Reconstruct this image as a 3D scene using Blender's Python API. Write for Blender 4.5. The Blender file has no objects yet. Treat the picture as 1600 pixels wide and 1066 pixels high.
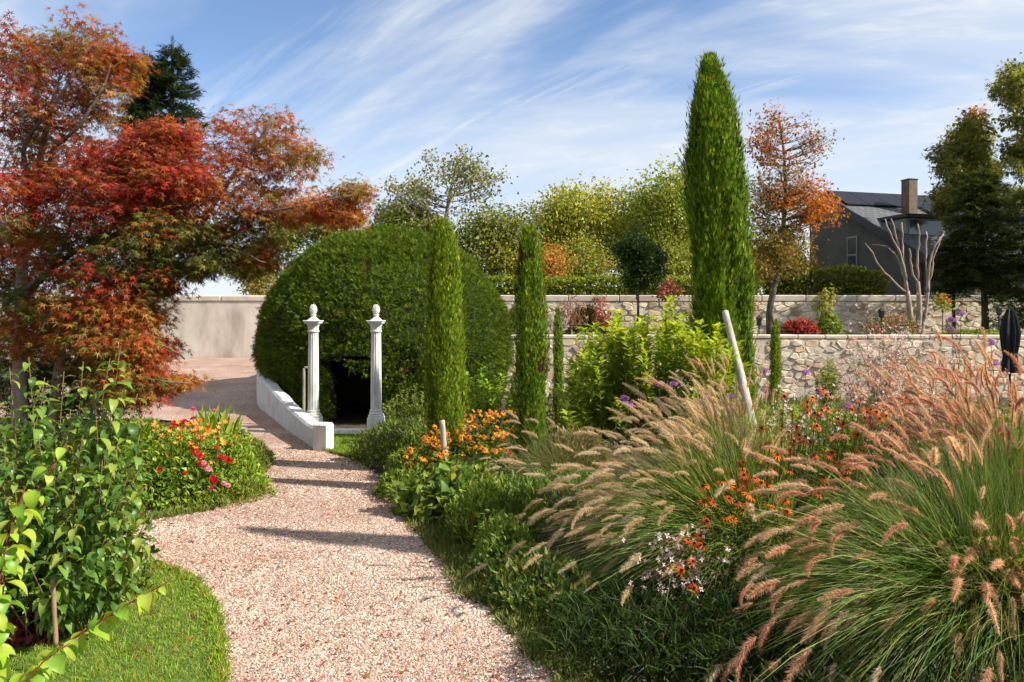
import bpy, bmesh, math, random
import numpy as np
from mathutils import Vector, Matrix, noise as mnoise

# ------------------------------------------------------------------ camera
sc = bpy.context.scene
H, F, CX, CY = 1.85, 1200.0, 800.0, 500.0        # eye height, focal length and principal point in photo pixels
cam_data = bpy.data.cameras.new('camera')
cam = bpy.data.objects.new('camera', cam_data)
sc.collection.objects.link(cam)
cam.location = (0, 0, H)
cam.rotation_euler = (math.radians(90), 0, 0)
cam_data.sensor_width = 36.0
cam_data.lens = 36.0 * F / 1600.0
cam_data.shift_y = (CY - 533.0) / 1600.0
cam_data.clip_start = 0.05
cam_data.clip_end = 6000
sc.camera = cam

# ------------------------------------------------------------------ sky, sun, exposure
SUN_DIR = Vector((0.963, -0.27, 0.0)).normalized()
SUN_EL = math.radians(39)
SUN_AZ = math.atan2(SUN_DIR.x, SUN_DIR.y)
world = bpy.data.worlds.new('World')
sc.world = world
world.use_nodes = True
wt = world.node_tree
wt.nodes.clear()
WN = wt.nodes.new
wl = wt.links.new
w_out = WN('ShaderNodeOutputWorld')
w_bg = WN('ShaderNodeBackground')
w_bg.inputs['Strength'].default_value = 0.11
w_sky = WN('ShaderNodeTexSky')
w_sky.sky_type = 'NISHITA'
w_sky.sun_disc = False
w_sky.sun_elevation = SUN_EL
w_sky.sun_rotation = SUN_AZ
w_sky.air_density = 0.8
w_sky.dust_density = 0.1
w_sky.ozone_density = 3.0
w_tc = WN('ShaderNodeTexCoord')
w_sep = WN('ShaderNodeSeparateXYZ')
wl(w_tc.outputs['Generated'], w_sep.inputs[0])
def wmath(op, a, b=None, c=None):
    n = WN('ShaderNodeMath'); n.operation = op
    for i, v in enumerate((a, b, c)):
        if v is None: continue
        if isinstance(v, (int, float)): n.inputs[i].default_value = v
        else: wl(v, n.inputs[i])
    return n.outputs[0]
w_h = wmath('ADD', wmath('MAXIMUM', w_sep.outputs['Z'], 0.0), 0.30)
w_u = wmath('DIVIDE', w_sep.outputs['X'], w_h)           # a flat cloud layer seen in perspective
w_v = wmath('DIVIDE', w_sep.outputs['Y'], w_h)
w_cmb = WN('ShaderNodeCombineXYZ')
wl(w_u, w_cmb.inputs[0]); wl(w_v, w_cmb.inputs[1])
def wnoise(loc, rot, scale, detail, rough, dist):
    m = WN('ShaderNodeMapping'); m.vector_type = 'TEXTURE'       # turned first, then stretched: scale = size of the streaks
    wl(w_cmb.outputs[0], m.inputs['Vector'])
    m.inputs['Location'].default_value = loc
    m.inputs['Rotation'].default_value = (0, 0, rot)
    m.inputs['Scale'].default_value = scale
    n = WN('ShaderNodeTexNoise')
    n.inputs['Scale'].default_value = 1.0
    n.inputs['Detail'].default_value = detail
    n.inputs['Roughness'].default_value = rough
    n.inputs['Distortion'].default_value = dist
    wl(m.outputs[0], n.inputs['Vector'])
    return n.outputs['Fac']
def wramp(fac, a, b, top=1.0):
    n = WN('ShaderNodeMapRange')
    n.interpolation_type = 'SMOOTHSTEP'
    n.inputs['From Min'].default_value = a
    n.inputs['From Max'].default_value = b
    n.inputs['To Max'].default_value = top
    wl(fac, n.inputs['Value'])
    return n.outputs['Result']
c_big = wramp(wnoise((1.3, 1.6, 0), math.radians(-36), (1.9, 0.62, 1), 6, 0.55, 0.6), 0.36, 0.62, 0.92)
c_str = wramp(wnoise((2.6, 3.8, 0), math.radians(-40), (1.6, 0.20, 1), 8, 0.60, 0.7), 0.45, 0.72, 0.8)
c_rip = wramp(wnoise((5.2, 1.4, 0), math.radians(-15), (0.16, 0.05, 1), 5, 0.62, 0.6), 0.45, 0.75, 0.4)
c_hor = wramp(w_sep.outputs['Z'], 0.32, 0.03, 0.78)
c_veil = wramp(wnoise((7.2, 2.4, 0), math.radians(-30), (3.0, 1.3, 1), 3, 0.5, 0.3), 0.38, 0.62, 0.5)
c1 = wmath('MAXIMUM', wmath('MAXIMUM', c_big, c_str), c_veil)
c2 = wmath('MINIMUM', wmath('ADD', c1, wmath('MULTIPLY', c_rip, c1)), 1.0)
c3 = wmath('ADD', c2, wmath('MULTIPLY', c_hor, wmath('SUBTRACT', 1.0, c2)))
c3 = wmath('MINIMUM', c3, 0.96)
w_mix = WN('ShaderNodeMix'); w_mix.data_type = 'RGBA'
wl(c3, w_mix.inputs['Factor'])
wl(w_sky.outputs[0], w_mix.inputs['A'])
w_mix.inputs['B'].default_value = (4.2, 4.45, 4.75, 1)
wl(w_mix.outputs['Result'], w_bg.inputs['Color'])
wl(w_bg.outputs[0], w_out.inputs[0])

sun_data = bpy.data.lights.new('sun', 'SUN')
sun_data.energy = 5.0
sun_data.angle = math.radians(0.5)
sun_data.color = (1.0, 0.93, 0.82)
sun = bpy.data.objects.new('sun', sun_data)
sc.collection.objects.link(sun)
to_sun = Vector((SUN_DIR.x * math.cos(SUN_EL), SUN_DIR.y * math.cos(SUN_EL), math.sin(SUN_EL)))
sun.rotation_euler = to_sun.to_track_quat('Z', 'Y').to_euler()
sun.location = to_sun * 40

sc.view_settings.view_transform = 'Standard'
sc.view_settings.look = 'None'
sc.view_settings.exposure = 0.88
sc.view_settings.gamma = 1.0
sc.view_settings.use_curve_mapping = False
sc.cycles.max_bounces = 6
sc.cycles.diffuse_bounces = 3
sc.cycles.glossy_bounces = 2
sc.cycles.transmission_bounces = 4
sc.cycles.transparent_max_bounces = 4
sc.cycles.caustics_reflective = False
sc.cycles.caustics_refractive = False
sc.cycles.use_denoising = True
sc.cycles.use_adaptive_sampling = True
sc.cycles.adaptive_threshold = 0.02

# ------------------------------------------------------------------ helpers
rng = np.random.default_rng(11)
random.seed(5)
COL = sc.collection.objects
def P(px, py, d):
    return np.array([(px - CX) * d / F, d, H + (CY - py) * d / F])
def norm(v):
    v = np.asarray(v, float)
    return v / np.maximum(np.linalg.norm(v, axis=-1, keepdims=True), 1e-9)
def rnd_unit(n):
    return norm(rng.normal(size=(n, 3)))
WORLD = {}                                    # world position of every parent (they are never rotated)
def tag(o, label=None, cat=None, group=None, kind=None):
    if label: o['label'] = label
    if cat: o['category'] = cat
    if group: o['group'] = group
    if kind: o['kind'] = kind
    return o
def thing(name, label, cat, loc, group=None):
    o = bpy.data.objects.new(name, None)
    o.empty_display_size = 0.1
    COL.link(o)
    o.location = tuple(float(v) for v in loc)
    WORLD[o.name] = np.array(loc, float)
    return tag(o, label, cat, group)

SOFT = {'leaf', 'glossy_leaf', 'needle', 'cypress_spray', 'grass_blade', 'plume_bristle', 'petal', 'stem', 'bark', 'pale_bark'}   # shaded smooth
class Buf:
    """collects vertices, faces and the pieces' own colours; build() links them as one mesh object"""
    def __init__(s):
        s.v, s.c, s.f, s.n = [], [], [], 0
    def add(s, V, faces, col=(1, 1, 1)):
        V = np.asarray(V, float).reshape(-1, 3)
        c = np.asarray(col, float)
        if c.ndim == 1: c = np.broadcast_to(c, (len(V), 3))
        for f in faces:
            f = np.asarray(f, int)
            if f.size: s.f.append(f + s.n)
        s.v.append(V); s.c.append(c); s.n += len(V)
    def scatter(s, T, pos, M, col):
        """T = (verts, faces, colour multipliers); M (N,3,3) columns are the piece's axes with size"""
        V, Fs, C = T
        N, k = len(pos), len(V)
        if N == 0: return
        W = np.einsum('nij,kj->nki', M, V) + pos[:, None, :]
        col = np.asarray(col, float)
        if col.ndim == 1: col = np.broadcast_to(col, (N, 3))
        cc = (col[:, None, :] * C[None]).reshape(-1, 3)
        base = (np.arange(N) * k)[:, None, None]
        s.add(W.reshape(-1, 3), [(f[None] + base).reshape(-1, f.shape[1]) for f in Fs], cc)
    def mesh(s, name, mat, smooth=False, off=None):
        V = np.concatenate(s.v); C = np.concatenate(s.c)
        if off is not None: V = V - off
        me = bpy.data.meshes.new(name)
        loops = np.concatenate([f.ravel() for f in s.f]).astype(np.int32)
        sizes = np.concatenate([np.full(len(f), f.shape[1]) for f in s.f])
        starts = np.concatenate([[0], np.cumsum(sizes)[:-1]]).astype(np.int32)
        me.vertices.add(len(V)); me.vertices.foreach_set('co', V.astype(np.float32).ravel())
        me.loops.add(len(loops)); me.loops.foreach_set('vertex_index', loops)
        me.polygons.add(len(starts)); me.polygons.foreach_set('loop_start', starts)
        me.update(calc_edges=True)
        at = me.attributes.new('Col', 'FLOAT_COLOR', 'POINT')
        at.data.foreach_set('color', np.concatenate([C, np.ones((len(C), 1))], 1).astype(np.float32).ravel())
        if not smooth and mat.name not in SOFT: me.shade_flat()
        me.materials.append(mat)
        return me
    def build(s, name, mat, parent=None, smooth=False, kind=None):
        off = WORLD[parent.name] if parent is not None else np.zeros(3)
        me = s.mesh(name, mat, smooth, off)
        o = bpy.data.objects.new(name, me)
        COL.link(o)
        if parent is not None: o.parent = parent
        WORLD[o.name] = off
        if kind: o['kind'] = kind
        return o
def place(name, me, parent, pos, M):
    """one piece with shared mesh data; M columns are its axes with size"""
    o = bpy.data.objects.new(name, me)
    COL.link(o)
    off = np.zeros(3)
    if parent is not None:
        o.parent = parent; off = WORLD[parent.name]
    p = np.asarray(pos) - off
    o.matrix_basis = Matrix([[M[0][0], M[0][1], M[0][2], p[0]], [M[1][0], M[1][1], M[1][2], p[1]],
                             [M[2][0], M[2][1], M[2][2], p[2]], [0, 0, 0, 1]])
    WORLD[o.name] = np.asarray(pos, float)
    return o
def frames(D, Nh, size=1.0, width=None):
    """axes: Y along D, Z near Nh; size (N,) and width factor (N,)"""
    D = norm(D); X = norm(np.cross(D, Nh)); Z = np.cross(X, D)
    size = np.broadcast_to(np.asarray(size, float), (len(D),))
    w = size if width is None else size * width
    return np.stack([X * w[:, None], D * size[:, None], Z * size[:, None]], axis=2)
def tube(b, pts, rad, sides=6, col=(1, 1, 1), cap=True):
    pts = np.asarray(pts, float); m = len(pts)
    rad = np.broadcast_to(np.asarray(rad, float), (m,))
    t = norm(np.gradient(pts, axis=0))
    ref = np.array([0.31, 0.52, 0.79]) if abs(t[0][2]) < 0.95 else np.array([0.9, 0.3, 0.1])
    X = norm(np.cross(t, ref)); Y = np.cross(t, X)
    a = np.linspace(0, 2 * np.pi, sides, endpoint=False)
    V = pts[:, None] + rad[:, None, None] * (np.cos(a)[None, :, None] * X[:, None] + np.sin(a)[None, :, None] * Y[:, None])
    i = np.arange(m - 1)[:, None] * sides; j = np.arange(sides)[None]; j2 = (j + 1) % sides
    q = np.stack([i + j, i + j2, i + sides + j2, i + sides + j], -1).reshape(-1, 4)
    fs = [q]
    if cap: fs.append(np.array([[(m - 1) * sides + k for k in range(sides)]])); fs.append(np.array([[k for k in range(sides)][::-1]]))
    b.add(V.reshape(-1, 3), fs, col)
def bez(a, c, d, n=7):
    t = np.linspace(0, 1, n)[:, None]
    return (1 - t) ** 2 * np.asarray(a) + 2 * t * (1 - t) * np.asarray(c) + t ** 2 * np.asarray(d)
def smooth_path(pts, n=16):
    pts = np.asarray(pts, float)
    s = np.concatenate([[0], np.cumsum(np.linalg.norm(np.diff(pts, axis=0), axis=1))])
    u = np.linspace(0, s[-1], n)
    out = np.stack([np.interp(u, s, pts[:, k]) for k in range(pts.shape[1])], 1)
    for _ in range(2): out[1:-1] = 0.25 * out[:-2] + 0.5 * out[1:-1] + 0.25 * out[2:]
    return out
def lathe(b, prof, c, seg=24, col=(1, 1, 1), flute=None):
    """prof: list of (r, z); flute(angle) -> radius factor"""
    prof = np.asarray(prof, float)
    a = np.linspace(0, 2 * np.pi, seg, endpoint=False)
    fl = np.ones(seg) if flute is None else flute(a)
    V = np.stack([prof[:, None, 0] * np.cos(a) * fl, prof[:, None, 0] * np.sin(a) * fl, np.repeat(prof[:, 1:2], seg, 1)], -1) + np.asarray(c)
    m = len(prof)
    i = np.arange(m - 1)[:, None] * seg; j = np.arange(seg)[None]; j2 = (j + 1) % seg
    b.add(V.reshape(-1, 3), [np.stack([i + j, i + j2, i + seg + j2, i + seg + j], -1).reshape(-1, 4)], col)
def cbox(b, c, s, bev=0.008, col=(1, 1, 1), R=None):
    """a box of full size s with chamfered edges"""
    h = np.asarray(s, float) / 2; bev = min(bev, h.min() * 0.6)
    V, idx = [], {}
    for sx in (-1, 1):
        for sy in (-1, 1):
            for sz in (-1, 1):
                S = np.array([sx, sy, sz])
                for ax in range(3):
                    p = S * (h - bev); p = p.astype(float); p[ax] = S[ax] * h[ax]
                    idx[(sx, sy, sz, ax)] = len(V); V.append(p)
    Fq, Ft = [], []
    for ax in range(3):
        o1, o2 = [k for k in range(3) if k != ax]
        for s0 in (-1, 1):
            q = []
            for a, d in ((-1, -1), (1, -1), (1, 1), (-1, 1)):
                S = [0, 0, 0]; S[ax] = s0; S[o1] = a; S[o2] = d
                q.append(idx[(*S, ax)])
            Fq.append(q)
    for e in range(3):                                     # edges along axis e
        o1, o2 = [k for k in range(3) if k != e]
        for a in (-1, 1):
            for d in (-1, 1):
                S1 = [0, 0, 0]; S1[e] = -1; S1[o1] = a; S1[o2] = d
                S2 = list(S1); S2[e] = 1
                Fq.append([idx[(*S1, o1)], idx[(*S2, o1)], idx[(*S2, o2)], idx[(*S1, o2)]])
    for sx in (-1, 1):
        for sy in (-1, 1):
            for sz in (-1, 1): Ft.append([idx[(sx, sy, sz, k)] for k in range(3)])
    V = np.array(V)
    if R is not None: V = V @ np.asarray(R).T
    b.add(V + np.asarray(c), [np.array(Fq), np.array(Ft)], col)
def rotz(a):
    c, s = math.cos(a), math.sin(a)
    return np.array([[c, -s, 0], [s, c, 0], [0, 0, 1]])
def vnoise(p, scale=1.0, seed=0.0):
    """smooth value noise in -1..1 for an array of points"""
    p = np.asarray(p, float) * scale + seed * 17.37
    i = np.floor(p).astype(np.int64); f = p - i; f = f * f * (3 - 2 * f)
    def h(x, y, z):
        n = (x * 374761393 + y * 668265263 + z * 2147483647) & 0xffffffff
        n = ((n ^ (n >> 13)) * 1274126177) & 0xffffffff
        return ((n ^ (n >> 16)) & 0xffff) / 32767.5 - 1
    r = 0
    for dx in (0, 1):
        for dy in (0, 1):
            for dz in (0, 1):
                w = (f[..., 0] if dx else 1 - f[..., 0]) * (f[..., 1] if dy else 1 - f[..., 1]) * (f[..., 2] if dz else 1 - f[..., 2])
                r = r + w * h(i[..., 0] + dx, i[..., 1] + dy, i[..., 2] + dz)
    return r
def pick(pal, n, jit=0.12, w=None):
    """n colours out of a palette of (r, g, b), each slightly different"""
    pal = np.asarray(pal, float)
    c = pal[rng.choice(len(pal), n, p=None if w is None else np.asarray(w) / np.sum(w))]
    g_ = (c[:, 1] > c[:, 0])[:, None]; c = np.where(g_, c * [1.22, 1.10, 0.85], c)          # greens shifted toward yellow and brightened
    return np.clip(c * (1 + rng.normal(0, jit, (n, 1))) * (1 + rng.normal(0, jit * 0.5, (n, 3))), 0.002, 0.95)

# ------------------------------------------------------------------ materials
def new_mat(name):
    m = bpy.data.materials.new(name); m.use_nodes = True
    nt = m.node_tree
    return m, nt, nt.nodes.new, nt.links.new, nt.nodes['Principled BSDF'], nt.nodes['Material Output']
def leaf_mat(name, trans=0.4, rough=0.5, spec=0.35, tmul=(1.3, 1.2, 0.55)):
    m, nt, N, L, pb, out = new_mat(name)
    a = N('ShaderNodeAttribute'); a.attribute_name = 'Col'
    oi = N('ShaderNodeObjectInfo')
    L(a.outputs['Color'], pb.inputs['Base Color'])
    pb.inputs['Roughness'].default_value = rough
    pb.inputs['Specular IOR Level'].default_value = spec
    if trans > 0:
        mu = N('ShaderNodeMix'); mu.data_type = 'RGBA'; mu.blend_type = 'MULTIPLY'
        mu.inputs['Factor'].default_value = 1.0
        L(a.outputs['Color'], mu.inputs['A']); mu.inputs['B'].default_value = (*tmul, 1)
        tb = N('ShaderNodeBsdfTranslucent'); L(mu.outputs['Result'], tb.inputs['Color'])
        mx = N('ShaderNodeMixShader'); mx.inputs[0].default_value = trans
        L(pb.outputs[0], mx.inputs[1]); L(tb.outputs[0], mx.inputs[2]); L(mx.outputs[0], out.inputs['Surface'])
    return m
def surf_mat(name, cols, scale, rough=0.85, bump=0.3, bscale=None, detail=6, use_col=False, spec=0.3, stretch=(1, 1, 1), coord='Object', bdist=0.02, stops=None):
    """noise-mottled surface: cols = two to four colours along the noise"""
    m, nt, N, L, pb, out = new_mat(name)
    tc = N('ShaderNodeTexCoord')
    mp = N('ShaderNodeMapping'); mp.inputs['Scale'].default_value = stretch
    L(tc.outputs[coord], mp.inputs[0])
    n = N('ShaderNodeTexNoise'); n.inputs['Scale'].default_value = scale; n.inputs['Detail'].default_value = detail; n.inputs['Roughness'].default_value = 0.62
    L(mp.outputs[0], n.inputs['Vector'])
    r = N('ShaderNodeValToRGB')
    L(n.outputs['Fac'], r.inputs[0])
    el = r.color_ramp.elements
    stops = stops or list(np.linspace(0.32, 0.68, len(cols)))
    while len(el) < len(cols): el.new(0.5)
    for e, s, c in zip(el, stops, cols): e.position = s; e.color = (*c, 1)
    src = r.outputs['Color']
    if use_col:
        a = N('ShaderNodeAttribute'); a.attribute_name = 'Col'
        mu = N('ShaderNodeMix'); mu.data_type = 'RGBA'; mu.blend_type = 'MULTIPLY'; mu.inputs['Factor'].default_value = 1
        L(src, mu.inputs['A']); L(a.outputs['Color'], mu.inputs['B']); src = mu.outputs['Result']
    L(src, pb.inputs['Base Color'])
    pb.inputs['Roughness'].default_value = rough
    pb.inputs['Specular IOR Level'].default_value = spec
    if bump:
        n2 = N('ShaderNodeTexNoise'); n2.inputs['Scale'].default_value = bscale or scale * 4; n2.inputs['Detail'].default_value = 8
        L(mp.outputs[0], n2.inputs['Vector'])
        bp = N('ShaderNodeBump'); bp.inputs['Strength'].default_value = bump; bp.inputs['Distance'].default_value = bdist
        L(n2.outputs['Fac'], bp.inputs['Height']); L(bp.outputs[0], pb.inputs['Normal'])
    return m
M = {}
M['leaf'] = leaf_mat('leaf', 0.45)
M['leaf_gloss'] = leaf_mat('glossy_leaf', 0.42, 0.4, 0.4)
M['needle'] = leaf_mat('needle', 0.28, 0.75, 0.12)
M['cypress'] = leaf_mat('cypress_spray', 0.32, 0.7, 0.12)
M['grass'] = leaf_mat('grass_blade', 0.42, 0.5, 0.3, (1.2, 1.15, 0.6))
M['plume'] = leaf_mat('plume_bristle', 0.5, 0.7, 0.1, (1.15, 1.0, 0.8))
M['petal'] = leaf_mat('petal', 0.35, 0.6, 0.2, (1.1, 1.0, 0.8))
M['stem'] = leaf_mat('stem', 0.0, 0.8, 0.1)
M['bark'] = surf_mat('bark', [(0.05, 0.036, 0.026), (0.11, 0.085, 0.065), (0.19, 0.16, 0.13)], 9, 0.9, 0.6, 30, stretch=(1, 1, 0.3), bdist=0.02)
M['bark_pale'] = surf_mat('pale_bark', [(0.16, 0.11, 0.085), (0.28, 0.21, 0.17), (0.36, 0.29, 0.24)], 9, 0.9, 0.5, 30, stretch=(1, 1, 0.3))
M['soil'] = surf_mat('soil', [(0.035, 0.024, 0.016), (0.07, 0.05, 0.032), (0.06, 0.07, 0.025)], 3.0, 0.95, 0.7, 22, bdist=0.05)
M['meadow'] = surf_mat('meadow', [(0.05, 0.075, 0.018), (0.09, 0.13, 0.03), (0.12, 0.12, 0.04)], 1.2, 0.95, 0.6, 18, bdist=0.04)
M['turf'] = surf_mat('turf', [(0.06, 0.11, 0.018), (0.09, 0.16, 0.024), (0.15, 0.17, 0.045)], 3.0, 0.95, 0.8, 60, bdist=0.03)
M['white'] = surf_mat('white_paint', [(0.40, 0.395, 0.34), (0.64, 0.63, 0.60), (0.72, 0.72, 0.70)], 7, 0.6, 0.25, 40, stretch=(1, 1, 0.25), detail=9, bdist=0.006, stops=[0.30, 0.50, 0.7])
M['stucco'] = surf_mat('rough_white_stucco', [(0.44, 0.42, 0.38), (0.62, 0.60, 0.57), (0.72, 0.71, 0.69)], 5, 0.9, 0.9, 45, stretch=(1, 1, 0.5), detail=10, bdist=0.03, stops=[0.3, 0.45, 0.68])
M['render'] = surf_mat('weathered_render', [(0.40, 0.34, 0.285), (0.60, 0.52, 0.44), (0.70, 0.62, 0.54)], 1.6, 0.92, 0.15, 30, stretch=(1, 1, 0.45), detail=9, bdist=0.008)
M['coping'] = surf_mat('coping_render', [(0.44, 0.35, 0.29), (0.56, 0.47, 0.39), (0.66, 0.57, 0.48)], 2.5, 0.9, 0.2, 30)
M['mortar'] = surf_mat('lime_mortar', [(0.40, 0.335, 0.26), (0.57, 0.49, 0.385), (0.66, 0.58, 0.47)], 3, 0.95, 0.25, 40)
M['stone'] = surf_mat('wall_stone', [(0.72, 0.68, 0.62), (1.1, 1.06, 1.0), (1.25, 1.2, 1.12)], 5, 0.9, 0.3, 30, use_col=True, bdist=0.012)
M['housewall'] = surf_mat('grey_house_render', [(0.075, 0.073, 0.068), (0.10, 0.096, 0.09), (0.12, 0.115, 0.108)], 1.2, 0.9, 0.15, 60)
M['dark_trim'] = surf_mat('dark_fascia', [(0.03, 0.033, 0.038), (0.045, 0.048, 0.054)], 3, 0.5, 0.05)
M['cladding'] = surf_mat('grey_cladding', [(0.20, 0.21, 0.21), (0.26, 0.27, 0.27)], 3, 0.6, 0.1)
M['chimney'] = surf_mat('chimney_brick', [(0.11, 0.075, 0.058), (0.16, 0.115, 0.088), (0.20, 0.15, 0.115)], 5, 0.9, 0.5, 30)
M['black_metal'] = surf_mat('black_metal', [(0.012, 0.012, 0.013), (0.022, 0.022, 0.024)], 8, 0.45, 0.05)
M['canvas'] = surf_mat('black_canvas', [(0.012, 0.012, 0.013), (0.025, 0.025, 0.027)], 12, 0.8, 0.2)
M['post'] = surf_mat('weathered_post', [(0.24, 0.21, 0.17), (0.36, 0.32, 0.265), (0.46, 0.42, 0.36)], 6, 0.9, 0.5, 40, stretch=(1, 1, 0.15))
M['bench'] = surf_mat('bench_wood', [(0.10, 0.075, 0.05), (0.17, 0.13, 0.09)], 8, 0.8, 0.3, stretch=(0.2, 1, 1))
M['cane'] = surf_mat('cane', [(0.20, 0.12, 0.07), (0.30, 0.19, 0.11)], 12, 0.7, 0.2)
M['pebble'] = leaf_mat('pebble', 0.0, 0.8, 0.3)
def simple(name, col, rough=0.5, metal=0.0, spec=0.5):
    m, nt, N, L, pb, out = new_mat(name)
    pb.inputs['Base Color'].default_value = (*col, 1); pb.inputs['Roughness'].default_value = rough
    pb.inputs['Metallic'].default_value = metal; pb.inputs['Specular IOR Level'].default_value = spec
    return m
M['glass'] = simple('window_glass', (0.03, 0.05, 0.08), 0.06, 0.0, 0.9)
M['solar'] = simple('solar_glass', (0.012, 0.014, 0.02), 0.5, 0.0, 0.15)
M['alu'] = simple('grey_metal', (0.25, 0.26, 0.27), 0.45, 0.6)
def roof_mat():
    m, nt, N, L, pb, out = new_mat('slate_roof')
    tc = N('ShaderNodeTexCoord'); br = N('ShaderNodeTexBrick')
    mp = N('ShaderNodeMapping'); mp.inputs['Scale'].default_value = (1, 1, 1)
    L(tc.outputs['UV'], mp.inputs[0]); L(mp.outputs[0], br.inputs['Vector'])
    br.inputs['Color1'].default_value = (0.075, 0.08, 0.082, 1); br.inputs['Color2'].default_value = (0.11, 0.115, 0.115, 1)
    br.inputs['Mortar'].default_value = (0.02, 0.02, 0.022, 1)
    br.inputs['Scale'].default_value = 1.0; br.inputs['Brick Width'].default_value = 0.3; br.inputs['Row Height'].default_value = 0.24; br.inputs['Mortar Size'].default_value = 0.018
    L(br.outputs['Color'], pb.inputs['Base Color']); pb.inputs['Roughness'].default_value = 0.6
    bp = N('ShaderNodeBump'); bp.inputs['Strength'].default_value = 0.8; bp.inputs['Distance'].default_value = 0.03; bp.invert = True
    L(br.outputs['Fac'], bp.inputs['Height']); L(bp.outputs[0], pb.inputs['Normal'])
    return m
M['roof'] = roof_mat()
def gravel_mat():
    m, nt, N, L, pb, out = new_mat('gravel')
    tc = N('ShaderNodeTexCoord')
    v = N('ShaderNodeTexVoronoi'); v.inputs['Scale'].default_value = 62; v.inputs['Randomness'].default_value = 1
    L(tc.outputs['Object'], v.inputs['Vector'])
    sp = N('ShaderNodeSeparateColor'); L(v.outputs['Color'], sp.inputs[0])
    r = N('ShaderNodeValToRGB'); r.color_ramp.interpolation = 'CONSTANT'
    cs = [(0.0, (0.36, 0.25, 0.20)), (0.16, (0.52, 0.39, 0.325)), (0.36, (0.60, 0.475, 0.405)), (0.55, (0.44, 0.30, 0.235)), (0.70, (0.66, 0.585, 0.52)), (0.84, (0.30, 0.225, 0.195)), (0.93, (0.50, 0.33, 0.25))]
    el = r.color_ramp.elements
    while len(el) < len(cs): el.new(0.5)
    for e, (p, c) in zip(el, cs): e.position = p; e.color = (*c, 1)
    L(sp.outputs[0], r.inputs[0])
    n = N('ShaderNodeTexNoise'); n.inputs['Scale'].default_value = 1.4; n.inputs['Detail'].default_value = 5
    L(tc.outputs['Object'], n.inputs['Vector'])
    r2 = N('ShaderNodeValToRGB'); r2.color_ramp.elements[0].position = 0.35; r2.color_ramp.elements[1].position = 0.65
    r2.color_ramp.elements[0].color = (0.62, 0.49, 0.42, 1); r2.color_ramp.elements[1].color = (0.84, 0.79, 0.74, 1)
    L(n.outputs['Fac'], r2.inputs[0])
    mu = N('ShaderNodeMix'); mu.data_type = 'RGBA'; mu.blend_type = 'MULTIPLY'; mu.inputs['Factor'].default_value = 1
    L(r.outputs[0], mu.inputs['A']); L(r2.outputs[0], mu.inputs['B'])
    L(mu.outputs['Result'], pb.inputs['Base Color']); pb.inputs['Roughness'].default_value = 0.9
    bp = N('ShaderNodeBump'); bp.inputs['Strength'].default_value = 1.0; bp.inputs['Distance'].default_value = 0.012; bp.invert = True
    L(v.outputs['Distance'], bp.inputs['Height']); L(bp.outputs[0], pb.inputs['Normal'])
    return m
M['gravel'] = gravel_mat()

# ------------------------------------------------------------------ piece shapes (verts, faces, colour multiplier)
def T(V, Fs, C=None):
    V = np.array(V, float)
    return V, [np.array(f, int) for f in Fs], np.ones((len(V), 3)) if C is None else np.array(C, float)
def leaf_diamond(w=0.3, droop=0.12):
    return T([(0, 0, 0), (w, 0.42, 0.05), (0, 1, -droop), (-w, 0.42, 0.05)], [[(0, 1, 2, 3)]])
def leaf_fold(w=0.28, fold=0.09, droop=0.15):
    return T([(0, 0, 0), (w, 0.4, fold), (w * 0.62, 0.75, fold * 0.4 - droop * 0.5), (0, 1, -droop), (-w * 0.62, 0.75, fold * 0.4 - droop * 0.5), (-w, 0.4, fold), (0, 0.42, 0), (0, 0.76, -droop * 0.55)],
             [[(0, 1, 6), (0, 6, 5), (2, 3, 7), (3, 4, 7)], [(1, 2, 7, 6), (6, 7, 4, 5)]])
def leaf_maple(lobes=5, w=0.085):
    V, Fq = [], []
    for a, l in zip(np.radians([-92, -45, 0, 45, 92][:lobes]), [0.55, 0.85, 1.0, 0.85, 0.55]):
        d = np.array([math.sin(a), math.cos(a)]); s = np.array([d[1], -d[0]])
        k = len(V)
        for t, o in ((0.12, w), (1, 0), (0.12, -w)):
            q = d * l * t + s * o + np.array([0, 0.12])
            V.append((q[0], q[1], -0.22 * (l * t) ** 2))
        Fq.append((k, k + 1, k + 2))
    return T(V, [Fq])
def needle_sprig(n=7, seed=0, L=0.42, w=0.075):
    r = np.random.default_rng(seed); V, Fs = [], []
    for i in range(n):
        t = (i + 0.5) / n
        a = (1 if i % 2 else -1) * (0.75 - 0.35 * t) + r.normal(0, 0.12)
        el = r.normal(0, 0.35)
        d = np.array([math.sin(a) * math.cos(el), math.cos(a) * math.cos(el), math.sin(el)])
        s = norm(np.cross(d, [0, 0, 1.0])) * w
        p = np.array([0, t * 0.62, 0]); l = L * (1.1 - 0.35 * t)
        k = len(V); V += [p - s * 0.5, p + s * 0.5, p + d * l]; Fs.append((k, k + 1, k + 2))
    return T(V, [Fs])
def spray_fan(n=3, seed=0, w=0.06):
    r = np.random.default_rng(seed); V, Fs = [], []
    for i in range(n):
        a = (i - (n - 1) / 2) * 0.34 + r.normal(0, 0.06); l = 1 - 0.22 * abs(i - (n - 1) / 2) + r.normal(0, 0.06)
        d = np.array([math.sin(a), math.cos(a), r.normal(0, 0.12)]); s = np.array([math.cos(a), -math.sin(a), 0]) * w
        k = len(V); V += [(0, 0, 0), tuple(d * l * 0.45 + s), tuple(d * l), tuple(d * l * 0.45 - s)]; Fs.append((k, k + 1, k + 2, k + 3))
    return T(V, [Fs])
def leaf_light(w, fold, droop):
    return T([(0, 0, 0), (w, 0.45, fold), (0, 1, -droop), (-w, 0.45, fold), (0, 0.5, -droop * 0.2)], [[(0, 1, 4), (1, 2, 4), (2, 3, 4), (3, 0, 4)]])
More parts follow.
